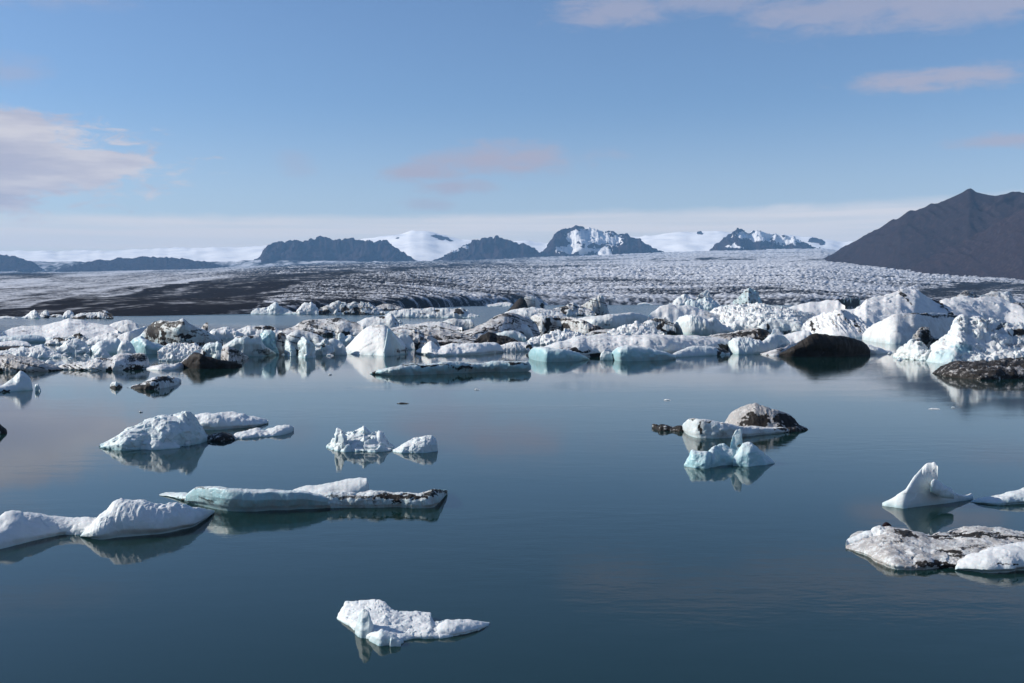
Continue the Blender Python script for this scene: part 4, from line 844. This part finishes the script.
berg('iceberg', 'lilac grey domed roof of ice over hollow white pillars', 'iceberg',
  B([(281, 341), (286, 336.5), (292, 333), (297, 331.3), (304, 330.8), (312, 332), (319, 334.5), (325, 338.5), (332, 343)], 352.5, f=0.94, hang=.16, ef=2.8, df=18, amp=.04, fine=.6, teal=.3, grime=0.74, res=2.6, part='ice_roof'),
  B([(283.5, 352), (285, 342), (287.5, 338.5), (291, 344), (294.5, 347), (296.5, 355)], [(283.5, 354), (290, 356.5), (296.5, 356)], f=0.96, ef=2, df=8, amp=.14, chunk=.09, teal=.4, grime=.05, res=6, part='ice_pillar'),
  B([(298.5, 355), (299, 346), (301, 341), (304.5, 338.2), (308, 339), (310.5, 344), (312, 350), (315, 357)], [(298.5, 356.8), (306, 358.5), (315, 357.5)], f=0.96, ef=2, df=8, amp=.15, chunk=.12, teal=.4, grime=.03, res=5, part='ice_pillar'))
berg('iceberg', 'knobbly white ice with dark gaps, right of the hollow pillars', 'iceberg',
  B([(310, 352), (314, 347), (319, 343), (322, 338.5), (327, 337), (330, 340), (332, 346), (334, 352)], 355.5, f=0.94, ef=1.7, amp=.13, chunk=.13, cell=5, teal=.3, grime=.25, res=4, patches=[(323, 345, 3, 2, .6)]))
berg('iceberg', 'rounded pale block left of the white triangular berg', 'iceberg',
  B([(325, 352), (327, 345), (330, 340), (334, 338.5), (339, 340.5), (343, 344), (346, 349), (347, 353)], 355, f=0.94, ef=2.1, amp=.07, teal=.3, grime=.1, res=4))
berg('ice_chunk', 'small pale post of ice above the rounded pale block', 'ice chunk',
  B([(338, 342), (339, 335), (340.5, 333), (343, 334), (345, 337), (351, 335), (354, 339), (356, 344)], 347, f=0.96, ef=2, amp=.1, chunk=.05, teal=.4, grime=.1, res=4))

# ---- pack ice, left
berg('iceberg', 'tan streaked pillar beside bright turquoise ice, left of the domed roof', 'iceberg',
  B([(274, 352), (276, 341), (277.5, 334.5), (281, 332), (285, 333), (287, 339), (289, 346), (290, 353)], 354.5, f=0.96, ef=2, amp=.07, grime=1.35, teal=.15, res=5, patches=[(280, 336, 4, 3.5, .55), (282, 343, 1.5, 7, .35)]))
berg('iceberg', 'bright turquoise ice block between the dark hull and tan pillar', 'iceberg',
  B([(257, 349), (260, 342), (263, 336), (266, 331.3), (270, 330.8), (274, 332.5), (276, 338), (278, 346), (279, 353)], 354.5, f=0.94, ef=1.7, amp=.09, chunk=.08, cell=6, teal=1, grime=0, res=4))
berg('iceberg', 'dark blue grey hull shaped berg, left of the turquoise block', 'iceberg',
  B([(220, 350), (224, 345), (230, 341), (237, 336.3), (244, 335), (252, 335), (259, 334.8), (261.5, 337), (262, 342), (266, 347), (276, 353)], [(220, 356), (245, 356.5), (265, 356), (276, 355)], f=0.96, hang=.2, ef=3.4, df=12, amp=.05, fine=.7, teal=.5, grime=.55, dirt=.03, res=3, patches=[(243, 336, 14, 1.4, .6), (262, 352, 12, 3, .45)]))
berg('iceberg', 'white rubble topped berg with a black patch, behind the dark hull', 'iceberg',
  B([(228, 336), (234, 331.5), (241, 328.3), (250, 325.7), (258, 325), (263, 324.5), (268, 326), (276, 327), (282, 331)], 338, f=0.88, ef=1.7, amp=.1, chunk=.07, cell=5, grime=.3, teal=.15, res=3, patches=[(269, 327.5, 6, 2.6, .95), (258, 327.5, 5, 1, .7)]))
berg('ice_chunk', 'tan oval boulder of dirty ice, in front of the dark hull', 'ice chunk',
  B([(220.5, 358), (221, 350), (224, 346.5), (229, 346.3), (234, 347.5), (239, 350.5), (244, 354), (248.5, 357.5)], [(220.5, 361), (228, 363), (240, 361.5), (248.5, 358.5)], f=0.91, ef=2, amp=.07, chunk=.03, grime=1.35, dirt=.06, teal=0, res=5, patches=[(234, 352, 5, 2, .7, 15), (238, 356, 8, 1, .5)]))
berg('iceberg', 'boat shaped berg with black hull and white rising left rim, front left', 'iceberg',
  B([(180, 364), (188, 358), (194, 353), (200, 352.5), (207, 356), (216, 358), (225, 360), (235, 362), (242, 364)], [(180, 367), (200, 369), (225, 368.5), (242, 366)], f=0.96, hang=.2, ef=3.0, df=12, amp=.05, dirt=.95, grime=1.35, teal=0, res=3, part='dark_hull'),  # underside coloured almost black
  B([(146, 367.8), (155, 365.5), (165, 364.5), (174, 365), (182, 361.5), (188, 356.5), (193, 351), (197, 349), (200, 352), (200, 356)], [(146, 369.5), (160, 370.5), (178, 369.5), (188, 366), (200, 361)], f=0.81, ef=1.7, amp=.09, fine=1, grime=.35, teal=.1, res=3, part='ice_rim'),
  B([(196, 355), (199, 349.5), (203, 347), (206, 343.5), (210, 341.8), (214, 341.5), (218, 340.8), (221, 344), (223, 350), (224, 356)], 359.5, f=0.96, ef=2, df=9, amp=.09, chunk=.06, teal=.6, grime=.3, res=4, patches=[(202, 354, 6, 2.4, .75)], part='ice_block'))
berg('ice_floe', 'field of small white rubble between the black fronted berg and boat shaped berg', 'ice floe',
  B([(158, 352), (164, 346), (172, 343.5), (182, 342.5), (192, 343), (199, 345), (203, 350)], 361, f=0.50, ef=1.6, amp=.1, chunk=.09, cell=3.2, fine=1.5, teal=.1, grime=.15, res=3.4))
berg('iceberg', 'great shadowed berg with black left brow and blue grey front, left pack', 'iceberg',
  B([(134, 343), (139, 337), (145, 330), (149, 326), (155, 323), (161, 320.8), (168, 321.2), (175, 321.8), (180, 321), (183.5, 318.7), (186.5, 321), (189, 324), (195, 326), (202, 328.5), (210, 332.5), (217, 337), (223, 341)], [(134, 345), (160, 347), (190, 348), (223, 345)], f=0.96, hang=.14, ef=3.6, df=18, db=22, amp=.05, fine=.8, teal=.45, grime=0.88, res=2.8, rows=70,
    patches=[(152, 331, 7, 8, 1), (161, 324, 9, 3, .9), (162, 335, 3, 8, .7), (175, 324, 14, 2.5, .55), (185, 336, 12, 2.2, .6), (200, 334, 14, 1.4, .4)], part='ice_body'),
  B([(103, 345), (110, 340), (118, 336.5), (127, 332.5), (136, 329), (145, 326.5), (150, 327), (152, 333)], [(103, 346), (130, 346), (152, 343)], f=0.72, ef=1.4, amp=.07, fine=1, teal=.1, grime=.3, res=2.6, part='snow_ramp'))
berg('iceberg', 'tan tilted fin of dirty ice behind the great shadowed berg', 'iceberg',
  B([(199, 331), (202, 327), (205.5, 323), (208, 322.2), (211.8, 323.2), (211, 327), (208, 331)], 335, f=0.96, ef=2, df=6, db=4, amp=.05, grime=1.35, dirt=.2, teal=0, res=6))
berg('ice_floe', 'low white rubble right of the tan tilted fin', 'ice floe',
  B([(206, 335), (212, 330.5), (219, 328.3), (227, 328), (234, 329.5), (240, 332), (244, 337)], 338.5, f=0.86, amp=.12, chunk=.1, cell=4, grime=.15, teal=.1, res=3))
berg('iceberg', 'green tinted block under the left end of the great shadowed berg', 'iceberg',
  B([(125, 348), (129, 343), (135, 338.5), (141, 337), (147, 339), (154, 342.5), (162, 345), (170, 347), (174, 351)], [(125, 352), (145, 354), (174, 353)], f=0.91, hang=.12, ef=3, amp=.08, teal=.9, grime=.15, res=3, foot=.2))
berg('iceberg', 'white knob with shaded right half, left of the green tinted block', 'iceberg',
  B([(117, 350), (119, 345), (122, 341.5), (126, 340.3), (130, 343), (134, 348), (136, 353)], 355, f=0.94, ef=1.8, amp=.09, teal=.25, grime=.1, res=4))
berg('ice_floe', 'pale grey snow mound with dark shaded right end, at the front of the left pack', 'ice floe',
  B([(58, 367), (66, 364.5), (75, 363), (84, 362.5), (92, 359.5), (100, 357.5), (106, 359), (112, 357.5), (119, 355), (124, 352.5), (129, 352), (137, 353), (145, 353.7), (148, 357), (149, 363)], [(58, 369.5), (95, 371), (120, 370.5), (149, 368.5)], f=0.86, ef=1.9, amp=.09, fine=1.2, chunk=.04, teal=.1, grime=0.68, res=2.8, patches=[(137, 358, 12, 4.5, .55), (125, 366, 22, 2, .3)], notch=.06))  # dark patch paints the shade on the right end
berg('ice_floe', 'speckled grey floe at the left edge, front of the pack', 'ice floe',
  B([(-30, 362), (-15, 357), (0, 355.5), (10, 355), (22, 356), (33, 357), (40, 360), (47, 363), (55, 365), (62, 368)], [(-30, 371), (20, 372), (48, 371.5), (62, 370)], f=0.86, ef=2.2, amp=.08, fine=1.4, chunk=.04, teal=.08, grime=1.35, dirt=.06, res=2.8, notch=.05))
berg('ice_floe', 'bluish white block row at the left edge, above the speckled floe', 'ice floe',
  B([(-20, 353), (0, 351), (10, 350), (18, 348), (24, 345.8), (29, 347.5), (35, 346.5), (42, 345), (46, 348.5), (53, 351.5), (62, 355)], 358, f=0.88, ef=1.8, amp=.1, chunk=.08, teal=.25, grime=.15, res=3))
berg('ice_floe', 'thin black ice slab lying flat at the left edge', 'ice floe',
  B([(-20, 347), (5, 346.3), (20, 346), (30, 346.6), (34, 348)], 349.3, f=0.70, ef=2.6, amp=.08, dirt=.85, grime=1.35, teal=0, res=3))
berg('ice_floe', 'flat white slab just above the thin black slab', 'ice floe',
  B([(-20, 343), (0, 342), (12, 340.5), (22, 340.7), (28, 342.5), (31, 345)], 346.3, f=0.81, ef=2.2, amp=.08, teal=.12, grime=.15, res=3))
berg('ice_floe', 'slab with teal underside and white rim at left, above the flat white slab', 'ice floe',
  B([(-20, 338), (0, 336.5), (15, 335.5), (28, 334.7), (38, 335), (44, 337), (46, 340)], [(-20, 343), (20, 343), (46, 342)], f=0.86, ef=2.6, amp=.06, teal=.8, grime=.2, notch=.1, res=3, patches=[(56, 339, 6, 2, .6)]))
berg('ice_floe', 'crumpled dark hollowed ice between the white sheet and the left slabs', 'ice floe',
  B([(44, 344), (50, 339.5), (58, 337), (66, 337.5), (74, 334.5), (80, 333), (85, 336), (88, 340)], 345, f=0.86, amp=.12, chunk=.1, grime=0.94, teal=.25, res=3, patches=[(61, 338.5, 7, 1.6, .9), (78, 335, 6, 2.2, .8), (70, 341, 5, 1.5, .5)]))
berg('iceberg', 'bluish broken block with bright left corner, below the crumpled hollow ice', 'iceberg',
  B([(56, 350), (61, 345), (66, 341.5), (72, 339.5), (79, 341), (85, 344), (90, 349)], 353.5, f=0.91, ef=1.9, amp=.1, chunk=.1, cell=6, teal=.25, grime=.1, res=3.4))
berg('iceberg', 'slanting white slab with green foot, right of the bluish broken block', 'iceberg',
  B([(82, 351), (88, 348), (95, 345), (102, 342), (109, 339.5), (116, 338), (120, 340), (123, 346)], [(82, 353), (100, 354), (123, 353)], f=0.88, ef=2, amp=.08, teal=.45, grime=.05, res=3.2, foot=.2))
berg('ice_chunk', 'white lump between the slanting slab and the grey snow mound', 'ice chunk',
  B([(94, 355), (97, 350.5), (101, 348), (105, 350), (109, 354), (111, 357)], 359, f=0.91, amp=.1, chunk=.05, teal=.2, grime=.1, res=5))
berg('ice_chunk', 'small white lump on green water left of the grey snow mound', 'ice chunk',
  B([(44, 363), (47, 360.5), (51, 360), (55, 362.5), (60, 364), (63, 367)], 368, f=0.91, amp=.1, teal=.25, grime=.1, res=5))
berg('ice_floe', 'wide sloping sheet of clean snow with a small summit, back of the left pack', 'ice floe',
  B([(2, 333), (10, 329.5), (17, 327), (30, 326), (42, 325), (52, 323), (60, 321.5), (65, 319.5), (68.5, 318.2), (73, 319), (80, 320), (90, 321.3), (100, 323), (108, 325), (118, 331)], 339, f=0.70, ef=1.35, df=90, amp=.05, fine=.9, teal=.02, grime=.12, res=2.4, rows=60, patches=[(22, 331.5, 5, .8, .5), (40, 329, 10, .5, .25)]))
berg('iceberg', 'grey white hump with rounded right shoulder, right of the sloping snow sheet', 'iceberg',
  B([(90, 335), (97, 331.5), (104, 328), (112, 324.5), (120, 321.5), (127, 320.3), (132, 320.5), (136, 322.5), (139, 326.5), (142, 331)], 337.5, f=0.88, ef=1.6, df=30, amp=.06, fine=1, teal=.12, grime=.3, res=2.8, patches=[(130, 325, 5, 2, .3)]))
berg('iceberg', 'white slabby ice with grey dents, in front of the grey white hump', 'iceberg',
  B([(84, 343), (92, 337.5), (102, 334), (112, 332), (122, 333), (128, 337), (130, 342)], 345.5, f=0.84, ef=1.8, amp=.1, chunk=.05, teal=.12, grime=.35, res=3, patches=[(115, 337, 6, 2, .35)]))

# ---- far water: bergs strung along the glacier shore
FG = 'small bergs strung along the far shore'
def far(label, top, base, **k):
    d = dict(f=0.96, ef=1.6, amp=.08, chunk=.07, fine=.7, res=3.5, teal=.2, grime=.15, df=12, db=10); d.update(k)
    return berg('iceberg', label, 'iceberg', B(top, base, **d), group=FG)
far('flat white far berg cut by the left edge', [(-10, 318), (-2, 316.5), (8, 316), (14, 316.6), (17, 318)], 318.7)
far('twin knobbed pale far berg near the left edge', [(21, 317.5), (25, 315.5), (29, 313.5), (31, 310.5), (34.5, 308.8), (37.5, 311), (39, 315), (41, 317.5)], 318.5)
far('whitish far knob right of the twin knobbed one', [(39.5, 316), (42, 312.5), (44.5, 310.8), (46.5, 310.3), (48.5, 312), (50, 317)], 318, grime=0.68)
far('low dark far floe between two white knobs', [(49, 316), (54, 314.5), (60, 314.5), (64, 316)], 317.2, dirt=.35)
far('bright white rounded far block left of the long grey berg', [(62.5, 316.5), (64, 313), (67, 311), (70, 310.3), (73, 312), (75, 316)], 318.6)
far('long grey far berg with black right end', [(72, 318), (77, 314), (84, 312.5), (92, 312.5), (100, 311.8), (105, 311), (109, 313), (113, 313.8), (113.5, 317)], 318.8, grime=0.81, patches=[(110, 316, 5, 2.2, .9), (85, 317.3, 14, 1, .7)])
for x0, x1, y, b, l in [(114, 124, 312.3, 315.3, 'small white far berg right of the long grey one'), (126, 139, 311.3, 315.0, 'second small far berg right of the long grey one, uneven top'), (141, 149, 310.2, 314.2, 'bright small far berg left of the blue one'),
        (150, 154, 310, 313.5, 'tiny far knob of ice, left of the blue one'), (156, 165, 309, 314, 'bluish far berg with flat top'), (164, 176, 309.2, 314, 'far berg with white left face touching the bluish one'), (177, 190, 310.6, 313.8, 'low white far berg right of the bluish pair'),
        (205, 217, 309, 313, 'lone pointed far berg above the tan fin'), (218, 227, 309.6, 313, 'small far berg right of the lone pointed one'), (228, 240, 310, 312.7, 'low far floe left of the big triangular far berg'), (241, 253, 308.2, 312.4, 'far berg with bluish right half, touching the triangular one')]:
    w = x1-x0; h = b-y; sk = random.Random(x0).uniform(.25, .6)
    far(l, [(x0, b-.4), (x0+w*sk*.5, y+h*.45), (x0+w*sk, y), (x0+w*(sk+.2), y+h*.25), (x1-w*.1, y+h*.4), (x1, b-.4)], b)
far('large triangular blue far berg with white left foot', [(250.5, 313), (253, 310), (257, 307.6), (262, 308), (266, 309), (270, 306), (273, 303.6), (276, 301.9), (279, 304.2), (283, 307.5), (288, 309.5), (293, 311.8), (297, 313)], 314.3, teal=.4, ef=1.3)
far('white rounded far berg with crumbly top, right of the triangular one', [(297, 312), (299.5, 307.5), (303, 304), (306, 302), (309, 303), (311, 301.4), (314, 304), (316, 307), (319, 311)], 314.6)
far('long ridge of white and black mottled far ice', [(315, 312), (320, 308), (326, 305), (332, 303), (340, 302.3), (350, 303), (358, 302.6), (366, 304), (374, 305.5), (380, 308), (385, 312)], 314.6, grime=0.94, chunk=.14, cell=4.5, patches=[(325, 312, 7, 2, .8), (345, 309.5, 5, 2.6, .8), (357, 309, 5, 2, .7), (368, 308, 4, 1.5, .5)])
far('tan tinted far floe behind the mottled ridge', [(374, 307.5), (379, 305), (386, 303.7), (394, 304), (400, 305.5), (405, 309)], 310.6, grime=1.35)
far('wide pale far floe with dark blocks at its right', [(384, 315.5), (390, 312), (396, 310), (404, 308.7), (412, 308.3), (422, 308.5), (430, 307.8), (440, 307.4), (448, 309), (455, 308.5), (461, 307.3), (465, 310), (472, 314), (475, 316)], 317.9, grime=.4, teal=.3, df=20, patches=[(459, 311, 7, 2, .9), (437, 311, 5, 1.6, .7), (424, 313, 5, 1.5, .5)])
far('low far sliver right of the dark blocks', [(464, 314.5), (470, 313), (474, 314), (477, 315.4)], 316, dirt=.2)
far('whitish low far berg close under the glacier front', [(486, 305), (494, 303.8), (501, 302.6), (508, 301.8), (512, 303), (514, 305.3)], 306.6, grime=.3)

# ---- brash: little pieces in the gaps between bergs
rg = random.Random(4)
spots_ = [(40, 100, 352, 368, 10), (150, 215, 344, 366, 14), (410, 535, 347, 357, 8), (270, 345, 351, 357, 5), (885, 935, 352, 361, 9), (985, 1024, 366, 372, 0), (380, 480, 322, 340, 10), (20, 130, 334, 350, 10), (560, 620, 336, 344, 6), (700, 800, 318, 340, 8), (450, 510, 306, 318, 5)]
for x0, x1, y0, y1, n in spots_:
    for q in range(n):
        x = rg.uniform(x0, x1); b = rg.uniform(y0, y1); w = rg.uniform(3, 7.5); h = w*rg.uniform(.28, .55)
        berg('ice_chunk', 'little lump of white brash ice between larger bergs of the pack', 'ice chunk',
             B([(x-w/2, b-.3), (x-w*.3, b-h*rg.uniform(.5, .9)), (x-w*.05, b-h), (x+w*.2, b-h*rg.uniform(.6, .9)), (x+w/2, b-.3)], b, f=0.91, ef=1.8, amp=.1, chunk=.1, res=4, teal=rg.uniform(.05, .4), grime=rg.uniform(.05, .5)),
             group='little brash ice lumps in the pack')
